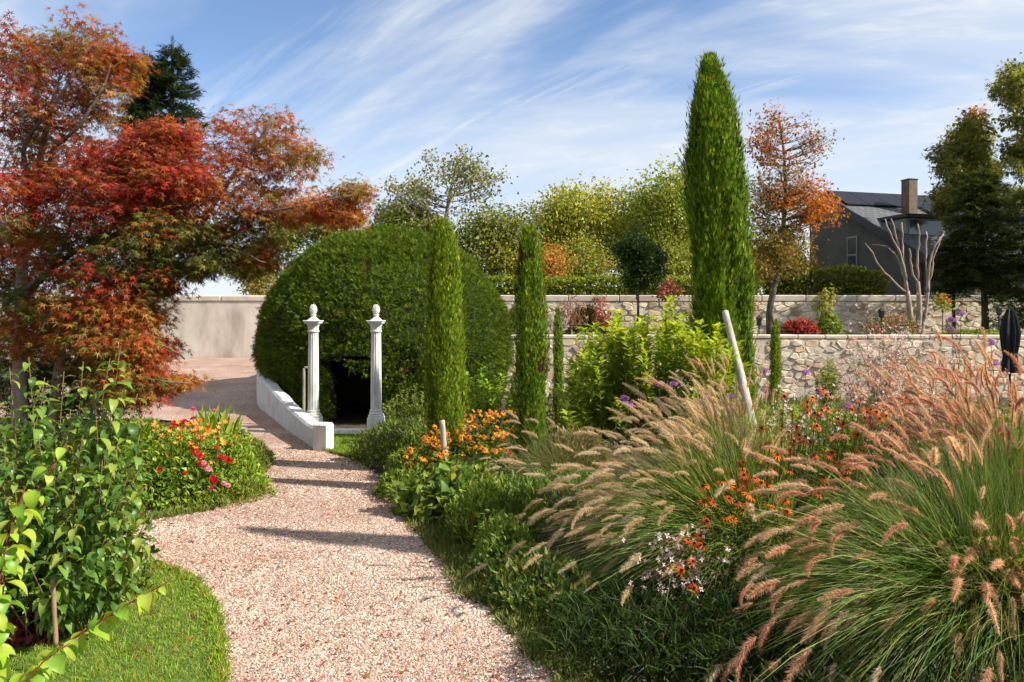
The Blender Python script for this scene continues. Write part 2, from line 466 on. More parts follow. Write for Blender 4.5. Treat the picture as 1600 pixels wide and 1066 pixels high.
LD, LF = leaf_diamond(), leaf_light(0.28, 0.09, 0.15)
LNARROW, LBROAD = leaf_light(0.14, 0.05, 0.2), leaf_fold(0.36, 0.1, 0.2)
LMAPLE = leaf_maple()
SPRIG = [needle_sprig(5, s, 0.46, 0.10) for s in range(3)]
FAN = [spray_fan(2, s, 0.07) for s in range(3)]
BLADE = T([(-0.03, 0, 0), (0.03, 0, 0), (0.02, 0.6, 0.04), (0, 1, -0.06)], [[(0, 1, 2, 3)]])

# ------------------------------------------------------------------ terrain
WC = np.array([(-2.74, 10.78), (-3.08, 11.4), (-3.46, 12.1), (-3.86, 12.85), (-4.25, 13.6), (-4.86, 14.65), (-5.26, 15.8), (-5.45, 17.0), (-5.4, 18.4), (-5.0, 20.0)])
XR = np.array([(0.0, 0.55), (2.5, 0.52), (3.92, 0.27), (4.44, 0.10), (5.16, -0.27), (6.0, -0.56), (7.4, -1.0), (8.2, -1.36), (9.06, -1.62), (10.1, -2.05), (10.75, -2.70)])
XL = np.array([(0.0, -1.5), (2.5, -1.45), (3.92, -1.49), (4.44, -1.70), (4.93, -1.93), (5.45, -2.28), (5.75, -2.65), (5.95, -3.2), (6.02, -5.0), (6.06, -9.0),
               (6.86, -9.0), (6.95, -4.4), (7.05, -3.35), (7.4, -2.95), (8.38, -2.92), (9.45, -3.06), (10.3, -3.3), (11.7, -3.9), (12.9, -4.9), (13.4, -6.2), (13.6, -10.0), (23.9, -10.0)])
def sstep(a):
    a = np.clip(a, 0, 1); return a * a * (3 - 2 * a)
def wall_x(y): return np.interp(y, WC[:, 1], WC[:, 0], right=-5.0)
def xr(y):
    y = np.asarray(y, float)
    return np.where(y <= 10.75, np.interp(y, XR[:, 0], XR[:, 1]), wall_x(y))
def xl(y): return np.interp(y, XL[:, 0], XL[:, 1])
def ground_z(x, y):
    x = np.asarray(x, float); y = np.asarray(y, float)
    ramp = 0.66 * sstep((y - 10.4) / 12.0) * (x < wall_x(y) + 0.02) * (y > 10.4)
    bed = 0.30 * sstep((x - xr(y) - 0.15) / 1.5) * sstep((11.5 - y) / 3.0) * (y < 11.5) * sstep((y + 1) / 2)
    z = ramp + bed
    z = np.where((y > 18.25) & (x > -4.4), 1.45, z)
    return np.where(y > 24.2, 1.35, z)
ax_x = np.concatenate([-np.geomspace(1500, 22, 16), np.arange(-20, 32, 0.4), np.geomspace(34, 1500, 16)])
ax_y = np.concatenate([-np.geomspace(600, 5, 8), np.arange(-4, 18.1, 0.3), [18.24, 18.27], np.arange(18.6, 24.1, 0.6), [24.18, 24.22], np.arange(25, 40, 1.5), np.geomspace(42, 2500, 16)])
gx, gy = np.meshgrid(ax_x, ax_y)
gz = ground_z(gx, gy) + 0.012 * vnoise(np.stack([gx, gy, gx * 0], -1), 2.1) * (np.abs(gx) < 30)
far = np.hypot(gx, gy) > 60
gz = gz + np.where(far, 0.0, 0.0)
b = Buf()
nx, ny = len(ax_x), len(ax_y)
ii = (np.arange(ny - 1)[:, None] * nx + np.arange(nx - 1)[None])
b.add(np.stack([gx, gy, gz - 0.02], -1).reshape(-1, 3), [np.stack([ii, ii + 1, ii + nx + 1, ii + nx], -1).reshape(-1, 4)])
g = b.build('ground', M['soil'], smooth=False)
tag(g, 'dark garden soil under the plants, running out to the horizon', 'ground', kind='structure')
g.data.materials.append(M['meadow'])
fc = np.zeros(len(g.data.polygons) * 3); g.data.polygons.foreach_get('center', fc); fc = fc.reshape(-1, 3)
g.data.polygons.foreach_set('material_index', ((fc[:, 1] > 18.25) | (np.abs(fc[:, 0]) > 16)).astype(np.int32))
def strip(name, ys, fl, fr, n, dz, mat, label, cat):
    t = np.linspace(0, 1, n)[None]
    L_, R_ = fl(ys)[:, None], fr(ys)[:, None]
    X = L_ + (R_ - L_) * t; Y = np.repeat(ys[:, None], n, 1)
    Z = ground_z(np.minimum(X, np.where(Y > 10.6, wall_x(Y) - 0.02, 99)), Y) + dz
    b = Buf(); i = (np.arange(len(ys) - 1)[:, None] * n + np.arange(n - 1)[None])
    b.add(np.stack([X, Y, Z], -1).reshape(-1, 3), [np.stack([i, i + 1, i + n + 1, i + n], -1).reshape(-1, 4)])
    o = b.build(name, mat, smooth=True)
    return tag(o, label, cat, kind='structure')
ys = np.arange(0.2, 23.95, 0.05)
path = strip('gravel_path', ys, xl, lambda y: xr(y) + 0.02, 25, 0.012, M['gravel'], 'pale pink gravel path winding up to the garden wall', 'path')
lawn = strip('lawn', np.arange(1.0, 5.98, 0.05), lambda y: np.full_like(y, -7.5), lambda y: np.maximum(xl(y), -7.4) - 0.01, 10, 0.02, M['turf'], 'small curved lawn beside the gravel path', 'lawn')
patch = strip('lawn_patch', np.arange(10.0, 12.05, 0.05), lambda y: np.maximum(xr(y) + 0.06, np.where(y > 10.7, wall_x(y) + 0.2, -9)), lambda y: np.interp(y, [10, 12.05], [-1.55, -1.5]), 8, 0.03, M['turf'], 'little patch of lawn before the white sill', 'lawn')
# loose stones of the path: nobody could count them
ico = bmesh.new(); bmesh.ops.create_icosphere(ico, subdivisions=1, radius=1.0)
icoV = np.array([v.co[:] for v in ico.verts]); icoF = np.array([[v.index for v in f.verts] for f in ico.faces]); ico.free()
octV = np.array([(1, 0.1, -0.2), (-0.1, 1, -0.2), (-0.95, -0.1, -0.2), (0.2, -0.95, -0.2), (0.2, 0.15, 0.75)], float)      # the upper side of a chip; the rest is bedded
octF = np.array([(0, 1, 4), (1, 2, 4), (2, 3, 4), (3, 0, 4)])
def pebbles(n, y0, y1, s0, s1, xlim=-3.3):
    y = y0 + (y1 - y0) * rng.random(n) ** 1.15
    a = np.maximum(xl(y), xlim); x = a + (xr(y) - a + 0.05) * rng.random(n) + rng.normal(0, 0.03, n)
    s = (s0 + (s1 - s0) * rng.random(n) ** 2.6) * np.clip(1 + (y - 5) * 0.06, 0.9, 1.5)
    z = ground_z(np.minimum(x, np.where(y > 10.6, wall_x(y) - 0.05, 99)), y) + 0.012 + s * 0.25
    ang = rng.random(n) * 6.283; c_, s_ = np.cos(ang), np.sin(ang)
    sx, sy, sz = s * rng.uniform(0.8, 1.4, n), s * rng.uniform(0.6, 1.0, n), s * rng.uniform(0.45, 0.8, n)
    A = np.zeros((n, 3, 3)); A[:, 0, 0] = c_ * sx; A[:, 0, 1] = -s_ * sy; A[:, 1, 0] = s_ * sx; A[:, 1, 1] = c_ * sy; A[:, 2, 2] = sz
    A[:, 2, 0] = sx * rng.normal(0, 0.25, n); A[:, 2, 1] = sy * rng.normal(0, 0.25, n)
    return np.stack([x, y, z], 1), A
pal_p = [(0.48, 0.355, 0.28), (0.54, 0.425, 0.35), (0.41, 0.28, 0.21), (0.60, 0.52, 0.45), (0.30, 0.225, 0.185), (0.45, 0.28, 0.20), (0.24, 0.19, 0.165)]
b = Buf()
for n, y0, y1 in ((52000, 3.3, 7.0), (16000, 6.2, 12.0)):
    p, A = pebbles(n, y0, y1, 0.0042, 0.0135)
    dust = vnoise(p, 0.9, 2) + 0.6 * vnoise(p, 2.7, 5); b.scatter((octV, [octF], np.ones((5, 3))), p, A, np.clip(pick(pal_p, n, 0.12, [4, 4, 3, 3, 1, 2, 0.7]) * [0.93, 0.90, 0.86] * (1 + dust[:, None] * np.array([0.10, 0.18, 0.22])), 0.02, 0.9))
grv = b.build('gravel', M['pebble'])
tag(grv, 'loose pink, white and grey gravel stones strewn on the path', 'gravel', kind='stuff')

# ------------------------------------------------------------------ stone and rendered walls
def clip_half(poly, m, nrm):
    out = []
    for k in range(len(poly)):
        a, c = poly[k], poly[(k + 1) % len(poly)]; da, dc = (a - m) @ nrm, (c - m) @ nrm
        if da <= 0: out.append(a)
        if da * dc < 0: out.append(a + (c - a) * (da / (da - dc)))
    return out
def stones(x0, x1, yf, z0, z1, w, h, pal, seed):
    """rubble: irregular polygons fitted round scattered points, each with its own size, depth and tone"""
    r = np.random.default_rng(seed); out = []; K = w / h
    nz = max(2, int(round((z1 - z0) / h))); nxc = int((x1 - x0) / w); pts = []
    for a in range(nz):
        for c in range(nxc):
            if r.random() < 0.16: continue
            pts.append((x0 + (c + 0.5 + 0.5 * (a % 2) + r.uniform(-0.42, 0.42)) * w, z0 + (a + 0.5 + r.uniform(-0.40, 0.40)) * h))
    pts = np.array(pts); sp = pts * [1 / K, 1]
    for k in range(len(pts)):
        near = np.where(np.abs(sp[:, 0] - sp[k, 0]) < 2.6 * h)[0]; dist = np.linalg.norm(sp[near] - sp[k], axis=1); near = near[np.argsort(dist)][1:15]
        rr = h * r.uniform(0.75, 1.1); ang = np.linspace(0, 2 * np.pi, 10, endpoint=False) + r.uniform(0, 1)
        poly = [sp[k] + rr * np.array([math.cos(q), math.sin(q)]) for q in ang]
        for m in near:
            d = sp[m] - sp[k]; L = np.linalg.norm(d)
            if L > 1e-6 and len(poly) > 2: poly = clip_half(poly, sp[k] + d * 0.5, d / L)
        for zz_, sg in ((z0 + 0.005, -1), (z1 - 0.005, 1)):
            if len(poly) > 2: poly = clip_half(poly, np.array([0, zz_]), np.array([0, sg]))
        if len(poly) < 3: continue
        q = np.array(poly) * [K, 1]; c2 = q.mean(0)
        if not x0 < c2[0] < x1: continue
        m = len(q); gap = r.uniform(0.84, 0.97); q = (q - c2) * gap * (1 + r.normal(0, 0.05, (m, 1)))
        q = 0.8 * q + 0.1 * np.roll(q, 1, 0) + 0.1 * np.roll(q, -1, 0); pr = r.uniform(0.002, 0.045)
        ring = lambda s_, y_, j_=0: np.stack([q[:, 0] * s_, y_ + r.normal(0, 0.004, m) * j_, q[:, 1] * s_], 1)
        V = np.concatenate([ring(1, 0.03), ring(0.97, -pr * 0.6), ring(0.88, -pr, 1)]) + np.array([c2[0], yf, c2[1]])
        j = np.arange(m); j2 = (j + 1) % m
        fs = [np.concatenate([np.stack([j2 + o, j + o, j + o + m, j2 + o + m], 1) for o in (0, m)]), np.array([list(range(2 * m, 3 * m))])[:, ::-1]]
        out.append((np.array([c2[0], yf, c2[1]]), V, fs, np.array(pal[r.integers(len(pal))]) * r.uniform(0.85, 1.15)))
    return out
def stone_wall(name, label, x0, x1, yf, z0, z1, th, w, h, pal, seed, single_px, coping, capmat):
    root = thing(name, label, 'wall', ((x0 + x1) / 2, yf + th / 2, z0)); root['kind'] = 'thing'
    b = Buf(); cbox(b, ((x0 + x1) / 2, yf + th / 2 - 0.004, (z0 - 0.3 + z1) / 2), (x1 - x0, th, z1 - z0 + 0.3), 0.01); b.build('wall_core', M['mortar'], root)
    rest = Buf(); n = 0
    for c, V, fs, col in stones(x0, x1, yf, z0, z1, w, h, pal, seed):
        px = CX + F * c[0] / c[1]
        if single_px[0] < px < single_px[1] and n < 298:
            s = Buf(); s.add(V, fs, col); s.build('stone', M['stone'], root, kind=None); n += 1
        else: rest.add(V, fs, col)
    if rest.n: rest.build('stones', M['stone'], root, kind='stuff')
    if coping:
        x = x0; k = 0; cw, ch, ov = coping
        while x < x1:
            l = min(cw * random.uniform(0.8, 1.2), x1 - x)
            b = Buf(); cbox(b, (x + l / 2, yf + th / 2, z1 + ch / 2 + random.uniform(-0.006, 0.006)), (l - 0.012, th + 2 * ov, ch), 0.025); b.build('coping_slab', M[capmat], root)
            x += l
        return root
pal_s = [(0.62, 0.53, 0.41), (0.68, 0.60, 0.48), (0.58, 0.46, 0.34), (0.48, 0.39, 0.30), (0.56, 0.40, 0.28), (0.72, 0.64, 0.53), (0.34, 0.27, 0.21), (0.64, 0.53, 0.40), (0.66, 0.57, 0.45)]
stone_wall('retaining_wall', 'low rubble stone retaining wall holding up the terrace', -4.4, 34, 18.0, 0.0, 1.40, 0.42, 0.23, 0.135, pal_s, 3, (1175, 1605), (0.55, 0.10, 0.02), 'mortar')
stone_wall('stone_garden_wall', 'rough stone boundary wall with a rendered coping behind the terrace', -3.0, 34, 24.0, 1.3, 2.42, 0.4, 0.29, 0.165, pal_s, 8, (775, 1415), (1.5, 0.2, 0.03), 'coping')
root = thing('rendered_garden_wall', 'smooth weathered rendered wall at the top of the ramp', 'wall', (-12, 24.2, 0.4)); root['kind'] = 'thing'
b = Buf(); cbox(b, (-13.0, 24.2, 1.25), (19.9, 0.4, 2.36), 0.02); b.build('wall_core', M['render'], root)
x = -23.0
while x < -3.1:
    l = min(random.uniform(1.6, 2.4), -3.05 - x)
    b = Buf(); cbox(b, (x + l / 2, 24.2, 2.52), (l - 0.008, 0.46, 0.19), 0.03); b.build('coping_slab', M['coping'], root); x += l
# curved white wall of the ramp
root = thing('curved_white_wall', 'low rough white wall curving up beside the gravel ramp', 'wall', (-2.7, 10.8, 0)); root['kind'] = 'thing'
cv = smooth_path(WC, 60); cv[0] = WC[0]
tn = norm(np.gradient(cv, axis=0)); nr = np.stack([tn[:, 1], -tn[:, 0]], 1)
s = np.concatenate([[0], np.cumsum(np.linalg.norm(np.diff(cv, axis=0), axis=1))])
top = np.interp(s, [0, 0.6, 1.5, 3.2, 5.6, 8, 11], [0.33, 0.33, 0.41, 0.60, 1.02, 1.25, 1.3]); zb = ground_z(cv[:, 0] - 0.3, cv[:, 1]) - 0.15
prof = []
for o, zz in ((0, 0), (0, 1), (0.03, 2), (0.18, 2), (0.21, 1), (0.21, 0)):
    p = cv + nr * o
    z = zb if zz == 0 else (top - 0.03 if zz == 1 else top)
    wob = 0.012 * vnoise(np.stack([s * 1.7, np.full_like(s, o * 9), np.full_like(s, zz)], 1), 1.3)
    prof.append(np.stack([p[:, 0] + wob, p[:, 1], z + wob * (zz > 0)], 1))
V = np.stack(prof, 1); m = len(cv); i = np.arange(m - 1)[:, None] * 6; j = np.arange(5)[None]
b = Buf(); b.add(V.reshape(-1, 3), [np.stack([i + j, i + j + 1, i + 7 + j, i + 6 + j], -1).reshape(-1, 4), np.array([[5, 4, 3, 2, 1, 0]])])
b.build('wall_body', M['stucco'], root)
b = Buf(); cbox(b, (-2.66, 10.84, 0.19), (0.25, 0.19, 0.42), 0.03, R=rotz(-0.3)); b.build('end_pier', M['white'], root)

# ------------------------------------------------------------------ columns, sill, gate post, bench
def column(label, c):
    root = thing('white_column', label, 'column', c, 'white columns flanking the hedge opening'); root['kind'] = 'thing'
    x, y, z = c
    b = Buf(); cbox(b, (x, y, z + 0.155), (0.245, 0.245, 0.33), 0.012); cbox(b, (x, y, z + 0.34), (0.22, 0.22, 0.04), 0.01); b.build('plinth', M['white'], root)
    b = Buf(); lathe(b, [(0.0, 0.36), (0.108, 0.36), (0.112, 0.375), (0.108, 0.392), (0.092, 0.398), (0.092, 0.406), (0.101, 0.414), (0.101, 0.428), (0.09, 0.44), (0.08, 0.44)], c, 28); b.build('base_moulding', M['white'], root, True)
    nf = 12
    fl = lambda a: 1 - 0.13 * np.clip(np.cos(a * nf + 0.4), -0.25, 1) * 1.0
    b = Buf(); lathe(b, [(0.083, 0.43), (0.083, 0.46), (0.081, 0.9), (0.078, 1.35), (0.074, 1.62), (0.074, 1.66)], c, 96, flute=fl); b.build('fluted_shaft', M['white'], root)
    b = Buf(); lathe(b, [(0.078, 1.655), (0.092, 1.66), (0.094, 1.675), (0.083, 1.685), (0.083, 1.745), (0.092, 1.752), (0.097, 1.775), (0.112, 1.79)], c, 28)
    cbox(b, (x, y, z + 1.805), (0.235, 0.235, 0.032), 0.008); cbox(b, (x, y, z + 1.832), (0.265, 0.265, 0.022), 0.006); b.build('capital', M['white'], root)
    b = Buf(); lathe(b, [(0.10, 1.843), (0.088, 1.855), (0.05, 1.885), (0.034, 1.905), (0.034, 1.915), (0.05, 1.922), (0.05, 1.93), (0.036, 1.936)], c, 20); fin = b.build('finial_foot', M['white'], root, True)
    b = Buf()
    prof = [(0.03, 1.934), (0.05, 1.955), (0.059, 1.985), (0.057, 2.015), (0.046, 2.045), (0.029, 2.07), (0.012, 2.092), (0.0, 2.10)]
    lathe(b, [(r * 0.9, zz) for r, zz in prof], c, 16)
    for k in range(7):                                              # overlapping scales of the cone
        zz = 1.945 + k * 0.02; r = np.interp(zz, [p[1] for p in prof], [p[0] for p in prof])
        for q in range(9):
            a = (q + 0.5 * (k % 2)) / 9 * 6.283; d = np.array([math.cos(a), math.sin(a), 0]); sd = np.array([-d[1], d[0], 0]); o = np.array(c) + [0, 0, zz]
            w = r * 0.36
            b.add([o + d * r * 0.9 - sd * w, o + d * r * 0.9 + sd * w, o + d * r * 1.08 + [0, 0, 0.024], o + d * r * 0.8 + [0, 0, 0.03]], [[(0, 1, 2)], [(1, 3, 2)], [(3, 0, 2)]])
    b.build('finial', M['white'], root)
column('white fluted column at the end of the curved white wall', (-3.13, 12.1, 0.0))
column('white fluted column standing next to the slim sunlit cypress', (-2.15, 12.15, 0.0))
b = Buf(); cbox(b, (-2.65, 12.13, 0.055), (0.69, 0.16, 0.15), 0.012); o = b.build('white_sill', M['white'])
tag(o, 'low white sill between the two columns', 'sill', kind='thing')
root = thing('gate_frame', 'thin pale gate upright behind the column at the curved wall', 'gate', (-3.42, 12.7, 0)); root['kind'] = 'thing'
b = Buf(); cbox(b, (-3.44, 12.7, 0.5), (0.035, 0.035, 1.1), 0.004); b.build('upright', M['post'], root)
b = Buf(); cbox(b, (-3.33, 12.7, 1.065), (0.20, 0.03, 0.03), 0.004); b.build('rail', M['post'], root)
root = thing('bench', 'slatted wooden bench in the dark of the hollow hedge', 'bench', (-2.35, 16.1, 0))
for k in range(5):
    b = Buf(); cbox(b, (-2.35, 16.36 + 0.03 * k, 0.52 + 0.085 * k), (1.3, 0.022, 0.06), 0.004); b.build('back_slat', M['bench'], root)
for k in range(4):
    b = Buf(); cbox(b, (-2.35, 15.95 + 0.1 * k, 0.43), (1.3, 0.075, 0.025), 0.004); b.build('seat_slat', M['bench'], root)
for sx in (-0.55, 0.55):
    for yy, hh in ((15.97, 0.42), (16.36, 0.9)):
        b = Buf(); cbox(b, (-2.35 + sx, yy, hh / 2 - 0.02), (0.05, 0.05, hh), 0.004); b.build('leg', M['bench'], root)

# ------------------------------------------------------------------ house with solar panels
HP, HZ, HG = np.array([13.07, 32.0]), 7.18, 1.3
ha = math.radians(15); hu = np.array([math.cos(ha), math.sin(ha)]); hv = np.array([math.sin(ha), -math.cos(ha)])
def hp(u, s, z):
    q = HP + hu * u + hv * s; return np.array([q[0], q[1], z])
HS, LEN = 0.55, 12.0
def hroof(s): return HZ - HS * s if s >= 0 else HZ + 0.75 * s
house = thing('grey_house', 'dark grey house with slate roof, chimney and solar panels behind the garden wall', 'house', hp(3, 2.5, HG)); house['kind'] = 'thing'
def quads(b, Q, col=(1, 1, 1)):
    for q in Q: b.add(np.array(q), [np.array([list(range(len(q)))])], col)
b = Buf()
out = [(-1.06, HG), (5.1, HG), (5.1, hroof(5.1) - 0.25), (0.0, HZ - 0.25), (-1.06, hroof(-1.06) - 0.25)]
quads(b, [[hp(0, s_, z_) for s_, z_ in out], [hp(LEN, s_, z_) for s_, z_ in out][::-1],
          [hp(0, 5.1, HG), hp(LEN, 5.1, HG), hp(LEN, 5.1, hroof(5.1) - 0.25), hp(0, 5.1, hroof(5.1) - 0.25)],
          [hp(0, -1.06, HG), hp(0, -1.06, hroof(-1.06) - 0.25), hp(LEN, -1.06, hroof(-1.06) - 0.25), hp(LEN, -1.06, HG)]])
b.build('wall', M['housewall'], house)
def slab(b, u0, u1, s0, s1, up, dn):
    t = [hp(u0, s0, hroof(s0) + up), hp(u1, s0, hroof(s0) + up), hp(u1, s1, hroof(s1) + up), hp(u0, s1, hroof(s1) + up)]
    d = [q - np.array([0, 0, up + dn]) for q in t]
    b.add(np.array(t + d), [np.array([(3, 2, 1, 0), (4, 5, 6, 7), (0, 1, 5, 4), (1, 2, 6, 5), (2, 3, 7, 6), (3, 0, 4, 7)])])
b = Buf(); slab(b, -0.3, LEN, 0.0, 5.6, 0.0, 0.03); roof = b.build('roof', M['roof'], house)
uv = roof.data.uv_layers.new(name='UVMap')
vs = np.array([v.co[:] for v in roof.data.vertices]) + WORLD[house.name]
for lp in roof.data.loops:
    q = vs[lp.vertex_index]; rel = q[:2] - HP
    uv.data[lp.index].uv = (rel @ hu, (rel @ hv) * 1.14)
b = Buf(); slab(b, -0.3, LEN, -1.4, -0.002, 0.0, 0.1); b.build('back_roof', M['dark_trim'], roof)
b = Buf(); slab(b, -0.34, -0.3, 0, 5.62, 0.03, 0.30); slab(b, -0.3, LEN, 5.6, 5.64, 0.0, 0.26); b.build('fascia', M['dark_trim'], roof)
for k in range(11):
    b = Buf(); u0 = -0.1 + k * 1.06; slab(b, u0, u0 + 1.03, 0.12, 1.45, 0.11, -0.07); b.build('solar_panel', M['solar'], roof)
for k in range(7):
    b = Buf(); u0 = 3.4 + k * 1.06; slab(b, u0, u0 + 1.03, 1.5, 2.85, 0.11, -0.07); b.build('solar_panel', M['solar'], roof)
ch = hp(2.46, 1.9, 6.6); b = Buf(); cbox(b, ch + [0, 0, 0.0], (0.42, 0.42, 1.7), 0.01, R=rotz(ha)); cm = b.build('chimney', M['chimney'], roof)
b = Buf(); cbox(b, ch + [0, 0, 0.86], (0.46, 0.46, 0.05), 0.01, R=rotz(ha)); b.build('chimney_cap', M['dark_trim'], roof)
def hbox(u0, u1, s0, s1, z0, z1, name, mat, par):
    b = Buf(); cbox(b, hp((u0 + u1) / 2, (s0 + s1) / 2, (z0 + z1) / 2), (u1 - u0, s1 - s0, z1 - z0), 0.01, R=rotz(ha)); return b.build(name, M[mat], par)
dm = hbox(0.45, 4.3, 2.4, 3.9, 4.6, 5.62, 'dormer', 'cladding', house)
hbox(0.3, 4.5, 2.2, 4.1, 5.63, 5.76, 'dormer_roof', 'dark_trim', dm)
hbox(0.6, 2.1, 3.86, 3.93, 4.95, 5.55, 'dormer_window', 'glass', dm)
for k in range(4): hbox(2.3 + k * 0.5, 2.76 + k * 0.5, 3.88, 3.925, 4.9, 5.58, 'cladding_panel', 'cladding', dm)
hbox(-0.2, LEN, 5.64, 5.78, hroof(5.6) - 0.2, hroof(5.6) - 0.06, 'gutter', 'dark_trim', house); hbox(0.06, 0.16, 5.12, 5.22, HG, hroof(5.1) - 0.25, 'downpipe', 'dark_trim', house)
w = hbox(-0.06, 0.02, 1.35, 1.95, 3.72, 5.16, 'window', 'alu', house)
hbox(-0.075, -0.05, 1.42, 1.88, 3.79, 4.38, 'pane', 'glass', w); hbox(-0.075, -0.05, 1.42, 1.88, 4.46, 5.09, 'pane', 'glass', w)
root = thing('red_roofed_house', 'far house with a red tiled roof showing between the dark conifers', 'house', (29, 46, 1.3)); root['kind'] = 'thing'
M['red_tile'] = surf_mat('red_tiles', [(0.30, 0.07, 0.04), (0.42, 0.11, 0.06)], 3, 0.8, 0.5, 20)
b = Buf(); cbox(b, (29, 48, 4.0), (14, 8, 5.4), 0.02); b.build('wall', M['render'], root)
b = Buf(); b.add([(21.5, 43.6, 6.6), (36.5, 43.6, 6.6), (36.5, 48, 9.6), (21.5, 48, 9.6), (21.5, 52.4, 6.6), (36.5, 52.4, 6.6)], [[(0, 1, 2, 3), (3, 2, 5, 4)], [(0, 3, 4), (1, 5, 2)]]); b.build('roof', M['red_tile'], root)

# ------------------------------------------------------------------ posts, lanterns, parasol, cable
def post(name, label, cat, p0, p1, r0, r1, mat, sides=10):
    n = 12; t = np.linspace(0, 1, n)[:, None]; pts = np.asarray(p0) * (1 - t) + np.asarray(p1) * t
    pts += 0.25 * r0 * np.stack([vnoise(np.stack([t[:, 0] * 3 + k, t[:, 0], t[:, 0]], 1), 1.5, k) for k in range(3)], 1)
    b = Buf(); tube(b, pts, np.linspace(r0, r1, n) * (1 + 0.08 * vnoise(np.repeat(t, 3, 1) * 6, 1, 4)), sides)
    return tag(b.build(name, mat, smooth=True), label, cat)
post('leaning_stake', 'pale weathered stake leaning against the tall cypress', 'stake', P(1182, 690, 8.6), P(1133, 486, 9.6), 0.062, 0.040, M['post'])
post('wooden_stump', 'short pale wooden post among the orange flowers', 'post', P(698, 745, 8.75), P(691, 656, 8.75), 0.034, 0.032, M['post'])
post('garden_cane', 'thin brown cane supporting the leafy shrub beside the lawn', 'cane', P(88, 1010, 3.95), P(83, 905, 3.95), 0.012, 0.011, M['cane'])
post('thin_marker_stick', 'thin dark stick at the back of the flower bed', 'stick', P(384, 700, 10.4), P(384, 672, 10.4), 0.006, 0.005, M['bark'])
def lantern(label, px, py0, d):
    z0 = 1.45; x = (px - CX) * d / F; zt = H + (CY - py0) * d / F; hh = zt - z0
    root = thing('garden_lantern', label, 'lantern', (x, d, z0), 'lanterns along the terrace')
    b = Buf(); tube(b, [(x, d, z0 - 0.02), (x, d, zt - 0.26)], [0.018, 0.016], 8); lathe(b, [(0.0, 0), (0.06, 0), (0.06, 0.02), (0.02, 0.04)], (x, d, z0), 10); b.build('pole', M['black_metal'], root)
    b = Buf(); lathe(b, [(0.02, -0.27), (0.055, -0.25), (0.055, -0.24), (0.0, -0.24)], (x, d, zt), 6); lathe(b, [(0.0, -0.085), (0.105, -0.09), (0.06, -0.05), (0.02, -0.03), (0.012, 0)], (x, d, zt), 6)
    for k in range(6):
        a = k / 6 * 6.283; tube(b, [(x + 0.052 * math.cos(a), d + 0.052 * math.sin(a), zt - 0.25), (x + 0.075 * math.cos(a), d + 0.075 * math.sin(a), zt - 0.085)], 0.006, 4)
    lf = b.build('lantern_frame', M['black_metal'], root)
    b = Buf(); lathe(b, [(0.045, -0.24), (0.066, -0.09)], (x, d, zt), 6); b.build('lantern_glass', M['glass'], lf)
lantern('small black lantern on the terrace right of the tall cypress', 1186, 492, 18.9)
lantern('small black lantern on the terrace left of the pollarded tree', 1377, 480, 18.9)
lantern('small black lantern beside the folded black parasol', 1561, 476, 18.8)
px_ = P(1578, 482, 15.5); root = thing('folded_parasol', 'folded black parasol standing in front of the stone wall', 'parasol', (px_[0], 15.5, 0))
b = Buf(); tube(b, [(px_[0], 15.5, -0.05), (px_[0], 15.5, px_[2] + 0.03)], 0.022, 8); lathe(b, [(0, 0), (0.2, 0), (0.2, 0.05), (0.04, 0.07)], (px_[0], 15.5, 0.0), 16); b.build('pole', M['black_metal'], root)
b = Buf(); zt = px_[2]
fold = lambda a: 1 + 0.28 * np.cos(a * 8) + 0.1 * np.cos(a * 3 + 1)
lathe(b, [(0.02, zt), (0.05, zt - 0.03), (0.11, zt - 0.2), (0.15, zt - 0.5), (0.13, zt - 0.75), (0.10, zt - 0.95), (0.14, zt - 1.25), (0.12, zt - 1.3)], (px_[0], 15.5, 0), 48, flute=fold); cn = b.build('canopy', M['canvas'], root)
b = Buf(); lathe(b, [(0.13, zt - 0.90), (0.135, zt - 0.93), (0.13, zt - 0.96)], (px_[0], 15.5, 0), 16); b.build('strap', M['canvas'], cn)
t = np.linspace(0, 1, 40)[:, None]; a_, c_ = P(-900, 270, 30), P(2500, 345, 34)
cb = a_ * (1 - t) + c_ * t; cb[:, 2] -= 0.9 * 4 * (t * (1 - t))[:, 0] - 0.2
b = Buf(); tube(b, cb, 0.012, 5); tag(b.build('overhead_cable', M['black_metal']), 'thin black overhead cable crossing behind the trees', 'cable')

